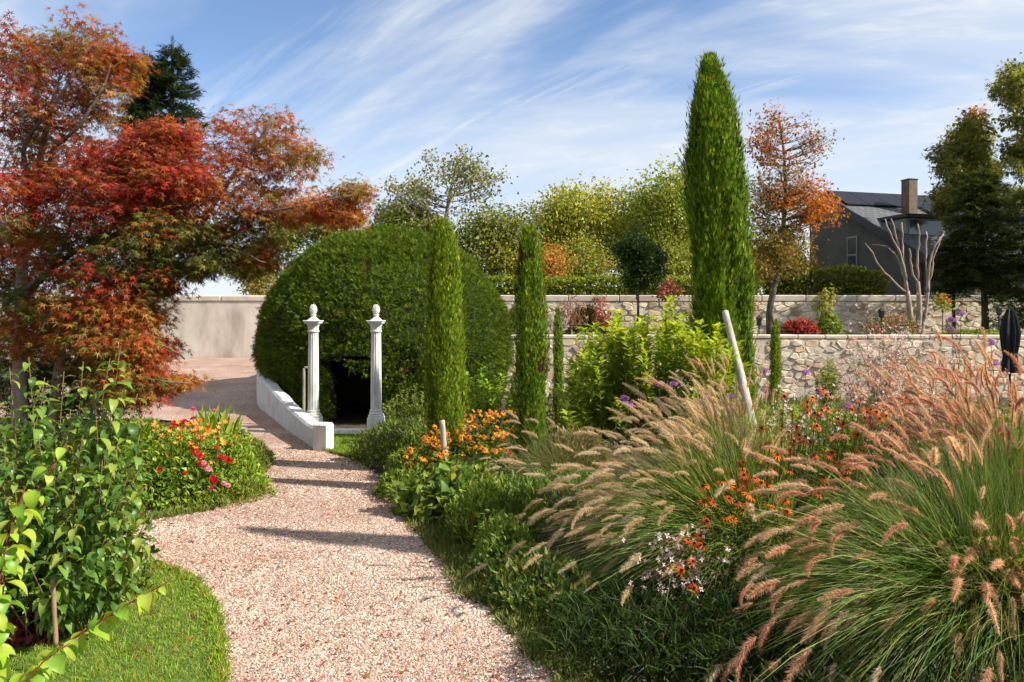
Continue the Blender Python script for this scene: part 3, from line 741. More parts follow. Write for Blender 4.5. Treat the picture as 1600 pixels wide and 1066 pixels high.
# ------------------------------------------------------------------ vegetation helpers
def gz1(x, y): return float(ground_z(np.array([x]), np.array([y]))[0])
def ball(n, shell=0.45):
    return rnd_unit(n) * (shell + (1 - shell) * rng.random((n, 1)) ** 0.6)
UP = np.array([0, 0, 1.0])
def px_pads(env, d, ds, n, rp, leaves, pal, flat=0.75):
    """n leaf pads spread over crown outlines (px, py, rx, ry), d metres away with depth spread ds"""
    env = np.array(env, float); w = env[:, 2] * env[:, 3]; out = []
    for k in rng.choice(len(env), n, p=w / w.sum()):
        e = env[k]; q = ball(1, 0.1)[0]
        dd = d + ds * q[1]
        c = P(e[0] + e[2] * q[0], e[1] + e[3] * q[2], dd)
        r = rp * d / F * rng.uniform(0.75, 1.3)
        out.append((c, np.array([r, r, r * flat]), leaves, pal))
    return out
def crown(b, pads, shapes, size, per=6, droop=0.35, twig=0.6, wmat=None):
    for c, r, n, pal in pads:
        nt = max(1, int(n // per))
        tc = c + ball(nt, 0.15) * r
        i = np.repeat(np.arange(nt), per); m = len(i)
        pos = tc[i] + rng.normal(0, 1, (m, 3)) * size * twig * 1.3
        D = norm(pos - c) * 0.5 + rnd_unit(m) * 0.75 + np.array([0, 0, -droop])
        Nh = UP * 0.8 + rnd_unit(m) * 0.8
        colr = pick(pal, nt, 0.16)[i] * (1 + rng.normal(0, 0.10, (m, 1)))
        sh = rng.integers(len(shapes), size=m)
        sz = size * rng.uniform(0.7, 1.2, m)
        Mx = frames(D, Nh, sz)
        for k, T_ in enumerate(shapes):
            q = sh == k; b.scatter(T_, pos[q], Mx[q], np.clip(colr[q], 0.002, 0.9))
def limbs(b, trunk, pads, r0, sub=3, thin=0.35, zlag=0.35, skel=None):
    tr = np.asarray(trunk, float); fine = smooth_path(tr, 30) if skel is None else skel
    for c, r, n, pal in pads:
        dz = np.linalg.norm((fine - c)[:, :2], axis=1)
        sc_ = np.abs(fine[:, 2] - (c[2] - zlag * dz - 0.15 * r[2])) + 0.25 * dz
        if skel is not None: sc_ = np.linalg.norm(fine - c, axis=1) + 0.8 * np.maximum(fine[:, 2] - c[2], 0)
        k = int(np.argmin(sc_)); a = fine[k]
        L = np.linalg.norm(c - a)
        mid = a * 0.45 + c * 0.55 + np.array([0, 0, -0.08 * L]) + rng.normal(0, 0.05 * L, 3)
        rr = min(r0 * 0.7, (0.006 + 0.012 * L) * thin * 2)
        pts = bez(a, mid, c, 7)
        tube(b, pts, np.linspace(rr, rr * 0.35, 7), 4, cap=False)
        for _ in range(sub):
            e = c + ball(1, 0.5)[0] * r
            tube(b, bez(pts[4], (pts[4] + e) / 2 + rng.normal(0, 0.05 * L, 3), e, 3), np.linspace(rr * 0.4, rr * 0.14, 3), 3, cap=False)
def tree(name, label, cat, base, trunk, pads, shapes, size, r0, leafm='leaf', barkm='bark', group=None, per=6, droop=0.35, sub=3, thin=0.35, twig=0.6, r1=0.25, zlag=0.35):
    base = np.asarray(base, float)
    root = thing(name, label, cat, base, group)
    tr = smooth_path(np.vstack([base - [0, 0, 0.15], np.asarray(trunk, float)]), 18)
    b = Buf(); tube(b, tr, r0 * np.linspace(1, r1, 18) * (1 + 0.5 * np.exp(-np.arange(18) / 1.2)), 9); tk = b.build('trunk', M[barkm], root, True)
    b = Buf(); limbs(b, tr, pads, r0, sub, thin, zlag)
    if b.n: b.build('branches', M[barkm], root, kind='stuff')
    b = Buf(); crown(b, pads, shapes, size, per, droop, twig)
    if b.n: b.build('crown', M[leafm], root)
    return root
def bush(name, label, cat, c, r, n, shapes, size, pal, leafm='leaf', group=None, outward=0.5, up=0.4, rough=0.22, nscale=2.2, w=None, stems=10, half=True, jit=0.14, parent=None, pname='foliage', shell=0.62):
    """a leafy mound: leaves through an uneven (half) ellipsoid; c is the centre of its foot"""
    c = np.asarray(c, float); r = np.asarray(r, float)
    root = parent or thing(name, label, cat, c, group)
    q = rnd_unit(n)
    if half: q[:, 2] = np.abs(q[:, 2]) * 1.0
    rad = shell + (1 - shell) * rng.random(n) ** 0.55
    wob = 1 + rough * vnoise(q * 1.0 + c, nscale, 3) + rough * 0.5 * vnoise(q + c, nscale * 2.7, 5)
    pos = c + q * r * (rad * wob)[:, None]
    o = norm(q / r)
    D = o * outward + UP * up + rnd_unit(n) * 0.7
    Nh = o * 0.6 + UP * 0.5 + rnd_unit(n) * 0.6
    colr = pick(pal, n, jit, w) * (1 + 0.18 * vnoise(pos, 5.0 / max(r.max(), 0.3), 9))[:, None]
    sz = size * rng.uniform(0.65, 1.25, n); Mx = frames(D, Nh, sz); sh = rng.integers(len(shapes), size=n)
    b = Buf()
    for k, T_ in enumerate(shapes):
        m = sh == k; b.scatter(T_, pos[m], Mx[m], np.clip(colr[m], 0.002, 0.9))
    b.build(pname, M[leafm], root)
    if stems > 5:
        b = Buf()
        for k in range(stems):
            e = c + q[k] * r * 0.85; a = c + np.array([q[k][0] * r[0] * 0.2, q[k][1] * r[1] * 0.2, -0.05])
            tube(b, bez(a, (a + e) / 2 + UP * 0.2 * r[2], e, 6), np.linspace(0.012, 0.004, 6) * max(0.5, r[2]), 5, (0.07, 0.08, 0.03))
        b.build('stems', M['stem'], root, kind='stuff')
    return root
def front_hit(px, py, c, r):
    """the point where the line of sight meets the near side of an ellipsoid, else the nearest point to it"""
    d = np.array([(px - CX) / F, 1.0, (CY - py) / F]); o = np.array([0, 0, H]) - np.asarray(c); r = np.asarray(r)
    A = ((d / r) ** 2).sum(); B = 2 * (o * d / r ** 2).sum(); C_ = ((o / r) ** 2).sum() - 1
    t = (-B - math.sqrt(max(B * B - 4 * A * C_, 0))) / (2 * A)
    return np.array([0, 0, H]) + d * t

# ------------------------------------------------------------------ flower shapes, facing +Z
def daisy(n, L, w, droop, c_in, c_out, c_cone, hc=0.22, rc=0.22, petals=True, cone=True):
    V, Fq, C = [], [], []
    for i in range(n if petals else 0):
        a = i / n * 6.283 + 0.07 * math.sin(i * 5); l = L * (1 + 0.1 * math.sin(i * 7.3)); d = np.array([math.cos(a), math.sin(a), 0]); s = np.array([-d[1], d[0], 0]); k = len(V)
        z = lambda t: -droop * t * t + 0.03 * math.sin(i * 3)
        V += [d * 0.12 - s * w * 0.4, d * 0.12 + s * w * 0.4, d * l * 0.6 + s * w + UP * z(0.6), d * l * 0.6 - s * w + UP * z(0.6), d * l + s * w * 0.45 + UP * z(1), d * l - s * w * 0.45 + UP * z(1)]
        C += [c_in, c_in, c_out, c_out, c_out, c_out]; Fq += [(k, k + 1, k + 2, k + 3), (k + 3, k + 2, k + 4, k + 5)]
    if not cone: return T(V, [Fq], C)
    k = len(V); m = 7; Ft = []
    for rr, zz in ((rc, -0.02), (rc * 0.85, hc * 0.6)):
        for j in range(m): a = j / m * 6.283; V.append(np.array([rr * math.cos(a), rr * math.sin(a), zz])); C.append(c_cone)
    V.append(np.array([0, 0, hc])); C.append(c_cone)
    for j in range(m): j2 = (j + 1) % m; Fq.append((k + j, k + j2, k + m + j2, k + m + j)); Ft.append((k + m + j, k + m + j2, k + 2 * m))
    return T(V, [Fq, Ft], C)
def double_flower(col, n=10):
    V, Fq, C = [], [], []
    for ly in range(3):
        el = [0.1, 0.6, 1.1][ly]; l = [1.0, 0.85, 0.6][ly]
        for i in range(n - ly * 2):
            a = (i + 0.5 * ly) / (n - ly * 2) * 6.283; d = np.array([math.cos(a) * math.cos(el), math.sin(a) * math.cos(el), math.sin(el)]); s = np.array([-math.sin(a), math.cos(a), 0]); k = len(V)
            V += [d * 0.1, d * l * 0.65 + s * 0.24, d * l + UP * 0.05, d * l * 0.65 - s * 0.24]; f = 0.75 + 0.12 * ly; C += [np.array(col) * f * 0.7] + [np.array(col) * f * 1.15] * 3; Fq.append((k, k + 1, k + 2, k + 3))
    return T(V, [Fq], C)
def cup_flower(c_in, c_out, n=6, w=0.2, el=0.7):
    V, Fq, C = [], [], []
    for i in range(n):
        a = i / n * 6.283; d = np.array([math.cos(a) * math.cos(el), math.sin(a) * math.cos(el), math.sin(el)]); s = np.array([-math.sin(a), math.cos(a), 0]); k = len(V)
        V += [(0, 0, 0), d * 0.6 + s * w, d * 1.0 + np.array([d[0], d[1], -0.2]) * 0.2, d * 0.6 - s * w]; C += [c_in, c_out, c_out, c_out]; Fq.append((k, k + 1, k + 2, k + 3))
    return T(V, [Fq], C)
def tmesh(name, T_, mat):
    b = Buf(); b.add(T_[0], T_[1], T_[2]); return b.mesh(name, mat)
OR1, OR2, YE, CONE = (0.50, 0.06, 0.008), (0.74, 0.19, 0.014), (0.82, 0.36, 0.03), (0.028, 0.014, 0.010)
RUST = [tmesh('coneflower', daisy(11, 1.0, 0.11, dr, ci, co, CONE, cone=False), M['petal']) for dr, ci, co in ((0.3, (0.36, 0.03, 0.008), (0.62, 0.10, 0.012)), (0.5, OR1, OR2), (0.7, (0.30, 0.025, 0.008), (0.52, 0.07, 0.01)), (0.4, OR1, (0.70, 0.15, 0.015)))]
CONE_ME = tmesh('cone', daisy(1, 1.0, 0.1, 0.3, OR1, OR2, CONE, 0.26, 0.25, petals=False), M['petal'])
RUD = [tmesh('rudbeckia_flower', daisy(11, 1.0, 0.13, dr, ci, co, CONE, 0.26, 0.24), M['petal']) for dr, ci, co in ((0.25, OR1, OR2), (0.45, OR2, YE), (0.6, OR1, OR2), (0.35, OR2, YE))]
RED = [tmesh('red_flower', double_flower(c), M['petal']) for c in ((0.62, 0.012, 0.02), (0.72, 0.03, 0.03))]
PINK = [tmesh('pink_flower', double_flower(c), M['petal']) for c in ((0.66, 0.08, 0.20), (0.75, 0.32, 0.38))]
ORA = [tmesh('orange_flower', cup_flower(ci, co), M['petal']) for ci, co in (((0.75, 0.35, 0.05), (0.80, 0.25, 0.03)), ((0.8, 0.4, 0.06), (0.84, 0.42, 0.07)), ((0.6, 0.12, 0.02), (0.76, 0.16, 0.03)))]
WHT_T = cup_flower((0.80, 0.60, 0.58), (0.86, 0.78, 0.76), 4, 0.3, 0.3)
def flower(name, me, parent, p, nrm, size):
    D = norm(np.cross(nrm, rnd_unit(1)[0])); Mx = frames(D[None], np.asarray(nrm)[None], size)[0]
    return place(name, me, parent, p, Mx)
def face(n_=1, cam=0.55):
    return norm(np.array([0.25, -cam, 0.8]) + rng.normal(0, 0.3, 3))

# ------------------------------------------------------------------ far trees, behind the walls
GY = [(0.20, 0.23, 0.035), (0.28, 0.28, 0.045), (0.14, 0.19, 0.03), (0.34, 0.31, 0.06)]
GG = [(0.11, 0.175, 0.028), (0.16, 0.225, 0.035), (0.22, 0.28, 0.045)]
GD = [(0.055, 0.095, 0.02), (0.085, 0.13, 0.026), (0.12, 0.155, 0.034)]
GREY = [(0.16, 0.19, 0.09), (0.23, 0.25, 0.12), (0.12, 0.15, 0.06)]
OG = [(0.42, 0.10, 0.02), (0.50, 0.16, 0.03), (0.32, 0.08, 0.02), (0.25, 0.17, 0.03)]
YO = [(0.42, 0.24, 0.03), (0.30, 0.24, 0.04), (0.45, 0.15, 0.03), (0.18, 0.2, 0.04)]
def base_at(px, d, z): return np.array([(px - CX) * d / F, d, z])
def up_trunk(px, d, *pys): return [P(p[0], p[1], d) for p in pys]
tree('airy_tree', 'airy half bare grey green tree rising behind the domed hedge', 'tree', base_at(690, 30, 1.3), up_trunk(690, 30, (690, 430), (695, 350), (705, 290), (715, 250)),
     px_pads([(640, 300, 40, 42), (745, 275, 52, 42), (700, 265, 60, 30), (690, 310, 80, 25)], 30, 2.2, 70, 17, 40, GREY) + px_pads([(660, 345, 60, 24), (620, 340, 35, 28)], 30, 2, 30, 16, 170, GREY + GG),
     [LD], 0.15, 0.16, per=4, sub=6, barkm='bark_pale', thin=0.5)
tree('dark_ivy_tree', 'darker leafy tree to the right of the airy tree', 'tree', base_at(770, 28.5, 1.3), up_trunk(770, 28.5, (768, 430), (762, 380), (765, 345)),
     px_pads([(760, 355, 55, 36), (800, 370, 35, 35), (745, 385, 55, 28)], 28.5, 1.6, 50, 15, 200, GD + GG + GREY + GREY), [LD], 0.14, 0.16, sub=3, twig=1.6)
tree('bare_twig_tree', 'small tree with bare twigs sticking up beside the slim dark cypress', 'tree', base_at(818, 29.5, 1.3), up_trunk(818, 29.5, (820, 420), (824, 360), (832, 318)),
     px_pads([(826, 330, 22, 34)], 29.5, 0.8, 14, 10, 10, GREY), [LD], 0.14, 0.06, sub=5, thin=0.3)
tree('yellow_green_tree', 'feathery yellow green tree in the middle behind the wall', 'tree', base_at(905, 32, 1.3), up_trunk(905, 32, (905, 430), (908, 370), (912, 325)),
     px_pads([(905, 345, 58, 46), (875, 325, 26, 26), (935, 322, 34, 30), (905, 390, 68, 40), (960, 365, 24, 40)], 32, 2.4, 80, 13, 190, [(0.27, 0.31, 0.05), (0.35, 0.37, 0.07), (0.20, 0.26, 0.045)]), [LD], 0.15, 0.15, sub=3, twig=1.6)
tree('pale_green_tree', 'tall pale green tree just left of the tall cypress', 'tree', base_at(1050, 31, 1.3), up_trunk(1050, 31, (1050, 430), (1052, 350), (1060, 285)),
     px_pads([(1062, 290, 32, 34), (1030, 320, 44, 34), (1072, 340, 40, 40), (1040, 380, 60, 36)], 31, 2.2, 84, 13, 180, [(0.21, 0.28, 0.05), (0.28, 0.34, 0.075), (0.15, 0.21, 0.04)]), [LD], 0.15, 0.16, sub=3, twig=1.6)
tree('far_thicket_tree', 'pale yellow green trees filling the gap left of the yellow green tree', 'tree', base_at(838, 35, 1.3), up_trunk(0, 35, (838, 440), (838, 400)), px_pads([(830, 395, 50, 46), (860, 365, 30, 30)], 35, 2, 46, 14, 150, GY + GREY), [LD], 0.16, 0.1, sub=2, twig=1.8)
tree('far_thicket_tree', 'pale green tree filling the gap behind the small dark round headed tree', 'tree', base_at(975, 35, 1.3), up_trunk(0, 35, (975, 440), (975, 380)), px_pads([(975, 385, 48, 52), (1000, 350, 34, 30)], 35, 2, 54, 14, 150, GY + GG), [LD], 0.16, 0.1, sub=2, twig=1.8)
tree('far_thicket_tree', 'yellowing tree behind the tall cypress and the orange tree', 'tree', base_at(1150, 33, 1.3), up_trunk(0, 33, (1150, 440), (1150, 380)), px_pads([(1110, 400, 40, 50), (1175, 400, 40, 40)], 33, 2, 40, 14, 150, GY + YO[:2]), [LD], 0.16, 0.1, sub=2, twig=1.8)
for i, (env, d, pal, lab) in enumerate([
    ([(450, 365, 50, 34), (520, 352, 40, 26)], 29, GREY + GY, 'loose pale shrub showing over the left shoulder of the domed hedge'),
    ([(400, 432, 30, 32)], 28, GY + YO, 'yellowing shrub over the rendered wall under the maple'),
    ([(790, 415, 42, 32)], 28, GY, 'yellow green shrub over the wall next to the domed hedge'),
    ([(858, 420, 18, 34)], 27, [(0.42, 0.20, 0.04), (0.38, 0.15, 0.035), (0.36, 0.26, 0.05)], 'small orange leaved shrub just right of the slim dark cypress'),
    ([(905, 415, 48, 36)], 28, GY, 'yellow green shrub in the middle over the clipped hedge'),
    ([(1050, 415, 50, 38)], 28, GY + GG, 'green shrub left of the tall cypress over the clipped hedge'),
    ([(1215, 415, 40, 36), (1255, 425, 25, 26)], 27, YO, 'orange and yellow shrub at the foot of the grey house')]):
    e = env[0]
    pads = px_pads(env, d, 1.0, 22 * len(env), 13, 170, pal)
    tree('wall_shrub', lab, 'shrub', base_at(e[0], d, 1.3), up_trunk(e[0], d, (e[0], e[1] + 10)), pads, [LD], 0.12, 0.05, group='shrubs showing over the garden wall', sub=2, twig=1.5)
def clipped(name, label, px0, px1, py0, d, th, pal, n, lumpy):
    x0, x1 = (px0 - CX) * d / F, (px1 - CX) * d / F; zt = H + (CY - py0) * d / F
    root = thing(name, label, 'hedge', ((x0 + x1) / 2, d, 1.3))
    b = Buf(); cbox(b, ((x0 + x1) / 2, d + 0.1, (1.3 + zt) / 2 - 0.12), (x1 - x0 - 0.2, th - 0.25, zt - 1.3 - 0.2), 0.1, (0.02, 0.035, 0.01)); b.build('light_block_core', M['stem'], root)  # opaque dark box added inside the hedge, not real twigs
    x = rng.uniform(x0, x1, n); top = rng.random(n) < 0.35
    z = np.where(top, zt, rng.uniform(2.3, zt, n)); y = np.where(top, d + rng.uniform(-th / 2, th / 2, n), d - th / 2)
    p = np.stack([x, y, z], 1); p += rng.normal(0, 0.05, (n, 3)); p[:, 2] += lumpy * vnoise(np.stack([x, x * 0, x * 0], 1), 1.1, 2) * (z > zt - 0.7)
    D = rnd_unit(n) * 0.7 + np.array([0, -0.4, 0.5]); b = Buf(); b.scatter(LD, p, frames(D, rnd_unit(n) + [0, -0.6, 0.6], 0.11 * rng.uniform(0.7, 1.3, n)), pick(pal, n, 0.18)); b.build('foliage', M['leaf'], root)
clipped('clipped_hedge', 'long clipped bright green hedge along the top of the stone wall', 745, 1185, 438, 25.6, 1.0, [(0.17, 0.24, 0.03), (0.25, 0.31, 0.04), (0.11, 0.17, 0.025)], 12000, 0.06)
clipped('loose_hedge', 'loose green hedge in front of the grey house', 1195, 1372, 428, 26, 1.2, [(0.13, 0.17, 0.03), (0.20, 0.22, 0.045), (0.08, 0.12, 0.025)], 7000, 0.28)
# orange tree on the terrace
OT = 21.5
tree('orange_maple', 'thin tree with orange red leaves right of the tall cypress', 'tree', base_at(1207, OT, 1.42), up_trunk(0, OT, (1199, 500), (1204, 465), (1214, 440), (1222, 380), (1228, 300), (1225, 230), (1218, 190)),
     px_pads([(1200, 200, 36, 36), (1190, 228, 24, 26), (1205, 245, 24, 20)], OT, 0.8, 40, 9, 34, [(0.40, 0.10, 0.025), (0.46, 0.15, 0.03), (0.28, 0.09, 0.03), (0.24, 0.15, 0.04)]) + px_pads([(1258, 215, 46, 30), (1272, 242, 36, 32), (1225, 275, 56, 40), (1235, 300, 50, 30)], OT, 1.2, 90, 9, 22, [(0.32, 0.14, 0.05), (0.38, 0.13, 0.035), (0.22, 0.15, 0.05), (0.17, 0.14, 0.05)])
     + px_pads([(1252, 306, 60, 28), (1284, 318, 26, 22), (1268, 335, 40, 18)], OT, 1.0, 64, 9, 44, [(0.50, 0.12, 0.02), (0.54, 0.18, 0.025), (0.44, 0.12, 0.025), (0.34, 0.20, 0.04)])
     + px_pads([(1205, 360, 46, 56), (1215, 410, 46, 36), (1190, 320, 30, 44), (1240, 380, 40, 40)], OT, 1.1, 90, 10, 60, [(0.20, 0.18, 0.035), (0.27, 0.20, 0.035), (0.13, 0.14, 0.03), (0.34, 0.18, 0.035)]),
     [LD, LMAPLE], 0.10, 0.10, per=5, sub=2, thin=0.4, twig=1.0)
tree('dark_standard_tree', 'small dark round headed tree before the clipped hedge', 'tree', base_at(997, 22.6, 1.42), up_trunk(0, 22.6, (997, 470), (996, 420), (996, 385)),
     px_pads([(990, 390, 34, 30), (1010, 400, 30, 36), (1000, 430, 22, 22), (975, 400, 22, 24)], 22.6, 0.6, 40, 12, 150, [(0.022, 0.05, 0.014), (0.04, 0.08, 0.02), (0.06, 0.10, 0.022)]), [LD], 0.11, 0.05, sub=2)
# trees on the right
tree('green_maple', 'broad green tree with a few orange leaves above the dark conifer', 'tree', base_at(1520, 27, 1.3), up_trunk(0, 27, (1520, 440), (1520, 330), (1515, 260), (1512, 210)),
     px_pads([(1512, 205, 38, 36), (1490, 250, 40, 34), (1530, 255, 46, 40), (1490, 300, 42, 30), (1545, 310, 50, 34)], 27, 2.0, 74, 12, 150, [(0.08, 0.12, 0.025), (0.12, 0.16, 0.035), (0.19, 0.21, 0.045), (0.22, 0.16, 0.035)])
     + px_pads([(1522, 180, 16, 10)], 27, 0.5, 4, 12, 60, OG), [LD, LMAPLE], 0.17, 0.16, sub=3)
tree('tall_edge_tree', 'tall tree cut by the right edge of the picture', 'tree', base_at(1640, 25, 1.3), up_trunk(0, 25, (1640, 430), (1635, 300), (1630, 180), (1630, 110)),
     px_pads([(1612, 120, 50, 30), (1595, 150, 44, 28), (1600, 205, 40, 36), (1610, 250, 50, 26), (1660, 170, 60, 70)], 25, 1.8, 90, 11, 140, [(0.09, 0.125, 0.03), (0.15, 0.18, 0.04), (0.25, 0.22, 0.05)]), [LD, LMAPLE], 0.16, 0.18, sub=3)
def conifer(name, label, base, top, rb, n_br, pal, per, size, droop, tops=1, rad_pow=0.85, z_low=0.1, group=None, mat='needle'):
    base = np.asarray(base, float); root = thing(name, label, 'conifer', base, group)
    b, bb = Buf(), Buf(); h = top[2] - base[2]
    for k in range(tops):
        off = np.zeros(3) if k == 0 else np.array([-0.18 * rb * 3 * (k * 1.0), rng.normal(0, 0.3), -h * 0.03 * k])
        axis = smooth_path(np.array([base, base * 0.5 + np.asarray(top) * 0.5 + off * 0.6, np.asarray(top) + off]), 14)
        tube(bb, axis, np.linspace(0.022 * h, 0.004 * h, 14), 7)
        t = z_low + (1 - z_low) * rng.random(n_br) ** 0.85
        for tt in t:
            a = np.array([np.interp(tt, np.linspace(0, 1, 14), axis[:, q]) for q in range(3)])
            L = rb * (1 - tt) ** rad_pow * rng.uniform(0.7, 1.1) + 0.12; ph = rng.random() * 6.283
            d = np.array([math.cos(ph), math.sin(ph), rng.uniform(-0.05, 0.3)])
            e = a + d * L - UP * droop * L; pts = bez(a, a + d * L * 0.6, e, 4); tube(bb, pts, np.linspace(0.016, 0.004, 4) * (0.5 + L / 2), 3, cap=False)
            m = max(6, int(per * L)); u = 0.12 + 0.9 * rng.random(m); q = bez(a, a + d * L * 0.6, e, 30)[np.clip((u * 29).astype(int), 0, 29)]
            side = np.array([-d[1], d[0], 0]); D = d * 0.8 + side * rng.choice([-1, 1], m)[:, None] * 0.75 + rnd_unit(m) * 0.35 + UP * (0.12 - droop * 0.5)
            q = q + rng.normal(0, 0.05 * L + 0.02, (m, 3)) * [1, 1, 0.6]
            b.scatter(SPRIG[rng.integers(3)], q, frames(D, UP + rnd_unit(m) * 0.4, size * rng.uniform(0.7, 1.3, m)), pick(pal, m, 0.2))
        m = 14; q = axis[-1] + UP * np.linspace(-0.06 * h, 0.02 * h, m)[:, None]; b.scatter(SPRIG[0], q, frames(rnd_unit(m) * 0.5 + UP, rnd_unit(m), size * 0.7), pick(pal, m, 0.2))
    bb.build('trunk', M['bark'], root); b.build('crown', M[mat], root)
    return root
DK = [(0.018, 0.036, 0.018), (0.028, 0.055, 0.024), (0.04, 0.07, 0.028)]
conifer('dark_fir', 'dark blue green fir with two tops behind the red maple', base_at(262, 26, 1.3), P(270, 72, 26), 2.0, 190, DK, 40, 0.36, 0.12, tops=2, rad_pow=0.62, z_low=0.35)
conifer('dark_conifer', 'big dark drooping conifer at the end of the stone wall', base_at(1540, 22.3, 1.42), P(1532, 268, 22.3), 1.5, 230, [(0.032, 0.058, 0.02), (0.05, 0.082, 0.026), (0.085, 0.115, 0.034)], 52, 0.26, 0.35, rad_pow=0.45, z_low=0.22)
conifer('dark_conifer', 'dark conifer cut by the right edge beside the folded parasol', base_at(1618, 21, 1.42), P(1622, 285, 21), 1.25, 170, [(0.032, 0.058, 0.02), (0.05, 0.082, 0.026), (0.08, 0.11, 0.034)], 50, 0.25, 0.3, rad_pow=0.4, z_low=0.02)
conifer('dark_conifer', 'lower olive conifer touching the pollarded tree', base_at(1490, 22.6, 1.42), P(1490, 372, 22.6), 0.85, 110, [(0.04, 0.06, 0.018), (0.07, 0.095, 0.028)], 50, 0.24, 0.35, rad_pow=0.35, z_low=0.35)
# pollarded bare tree
PD = 20.6; root = thing('pollarded_tree', 'bare pollarded tree with pale upright branches before the grey house', 'tree', base_at(1428, PD, 1.42))
b = Buf()
for pts, r0, r1 in [([(1428, 528), (1422, 490), (1418, 455)], 0.09, 0.055), ([(1434, 528), (1437, 480), (1434, 440)], 0.085, 0.05), ([(1438, 528), (1446, 490), (1450, 455)], 0.06, 0.04)]:
    p = smooth_path([P(x, y, PD) for x, y in pts], 10); tube(b, p, np.linspace(r0, r1, 10), 8)
b.build('trunk', M['bark_pale'], root, True)
for pts in [[(1418, 458), (1395, 440), (1372, 415), (1362, 392), (1352, 380)], [(1420, 470), (1412, 430), (1406, 405), (1392, 385), (1362, 382)], [(1418, 458), (1412, 420), (1405, 390), (1392, 370), (1382, 343)], [(1418, 455), (1410, 405), (1402, 380), (1394, 342)],
            [(1419, 455), (1411, 400), (1409, 372), (1409, 348)], [(1434, 442), (1424, 425), (1421, 390)], [(1434, 440), (1432, 410), (1437, 385), (1435, 350)], [(1450, 458), (1448, 420), (1445, 385), (1448, 362)], [(1450, 456), (1455, 420), (1462, 390), (1474, 366)], [(1449, 455), (1452, 415), (1459, 385), (1470, 370)]]:
    dd = PD + rng.uniform(-0.35, 0.35); pp = np.array([P(x, y, PD + (dd - PD) * k / (len(pts) - 1)) for k, (x, y) in enumerate(pts)]); p = smooth_path(pp, 12); p += rng.normal(0, 0.012, p.shape)
    b = Buf(); tube(b, p, np.linspace(0.036, 0.02, 12) * (1 + 0.15 * np.sin(np.arange(12) * 2.2)), 6); b.build('branch', M['bark_pale'], root, True)

# ------------------------------------------------------------------ the domed hedge
DC = np.array([-2.6, 15.9, 0.0]); DO = norm(np.array([-0.12, -1.0, 0])); DP = np.array([-DO[1], DO[0], 0])
def dome_r(z): return 2.56 * (0.86 + 0.14 * np.clip(z / 1.2, 0, 1) ** 0.8) * np.clip(1 - np.clip((z - 0.95) / 2.74, 0, 1) ** 2.35, 0, 1) ** 0.52
def in_door(p, gr=0.0):
    q = p - DC; t = q @ DP; f = q @ DO
    return (f > 0) & (np.abs(t - 0.06) < 0.54 + gr) & (q[..., 2] < 0.90 + gr + 0.35 * np.sqrt(np.clip(1 - (t / 0.6) ** 2, 0, 1)))
root = thing('domed_hedge', 'big clipped dome of dark green yew, hollow with a dark doorway', 'hedge', DC)
zz = np.concatenate([np.linspace(-0.1, 2.6, 34), 0.95 + 2.74 * np.linspace(0.64, 1.0, 22)[1:]]); aa = np.linspace(0, 2 * np.pi, 120, endpoint=False)
b = Buf()
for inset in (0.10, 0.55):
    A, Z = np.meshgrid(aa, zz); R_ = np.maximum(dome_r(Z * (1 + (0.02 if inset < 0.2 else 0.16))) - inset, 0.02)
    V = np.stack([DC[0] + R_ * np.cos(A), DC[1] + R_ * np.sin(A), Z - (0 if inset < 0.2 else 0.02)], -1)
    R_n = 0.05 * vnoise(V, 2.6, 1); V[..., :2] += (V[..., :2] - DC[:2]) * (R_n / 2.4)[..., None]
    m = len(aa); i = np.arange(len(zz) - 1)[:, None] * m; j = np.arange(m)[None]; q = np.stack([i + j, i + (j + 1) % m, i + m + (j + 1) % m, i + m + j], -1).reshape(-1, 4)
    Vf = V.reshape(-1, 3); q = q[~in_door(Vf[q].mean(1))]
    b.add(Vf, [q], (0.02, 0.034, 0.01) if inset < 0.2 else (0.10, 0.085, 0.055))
b.build('light_block_core', M['stem'], root)  # solid shells added behind the sprigs to block light gaps, not real twigs
n = 98000
z = np.concatenate([rng.uniform(0.0, 3.68, int(n * 0.8)), 3.68 - 0.75 * rng.random(n - int(n * 0.8)) ** 1.6]); a = rng.random(n) * 6.283
keep = (np.sin(a) < 0.45); z, a = z[keep], a[keep]; n = len(z)
r = dome_r(z); p = np.stack([DC[0] + r * np.cos(a), DC[1] + r * np.sin(a), z], 1)
e = 0.02; slope = (dome_r(z + e) - dome_r(z - e)) / (2 * e); o = norm(np.stack([np.cos(a), np.sin(a), np.clip(-slope, -0.2, 8)], 1))
bumpn = 0.04 * vnoise(p, 2.2, 4) + 0.06 * vnoise(p, 6.5, 7) + 0.05 * vnoise(p, 14.0, 2)
p = p + o * (bumpn + rng.normal(0, 0.03, n) - 0.04)[:, None]
ok = ~in_door(p, -0.10 + 0.22 * vnoise(p, 5.0, 8) - 0.1 * rng.random(n)); p, o, a, z = p[ok], o[ok], a[ok], z[ok]; n = len(p)
D = o * 0.75 + rnd_unit(n) * 0.6 + UP * 0.25; col = pick([(0.062, 0.118, 0.012), (0.10, 0.162, 0.016), (0.04, 0.082, 0.010), (0.16, 0.215, 0.024)], n, 0.15, [4, 4, 3, 1.5])
col = col * (1 + 0.22 * vnoise(p, 1.3, 5) + 0.15 * vnoise(p, 4.0, 6))[:, None]; thin = (vnoise(p, 2.4, 12) > 0.72) & (rng.random(n) < 0.35); col[thin] = pick([(0.13, 0.095, 0.03), (0.16, 0.13, 0.03)], int(thin.sum()), 0.2)
b = Buf(); Mx = frames(D, o + rnd_unit(n) * 0.5, rng.uniform(0.08, 0.145, n)); k = rng.integers(3, size=n)
for q in range(3): b.scatter(SPRIG[q], p[k == q], Mx[k == q], col[k == q])
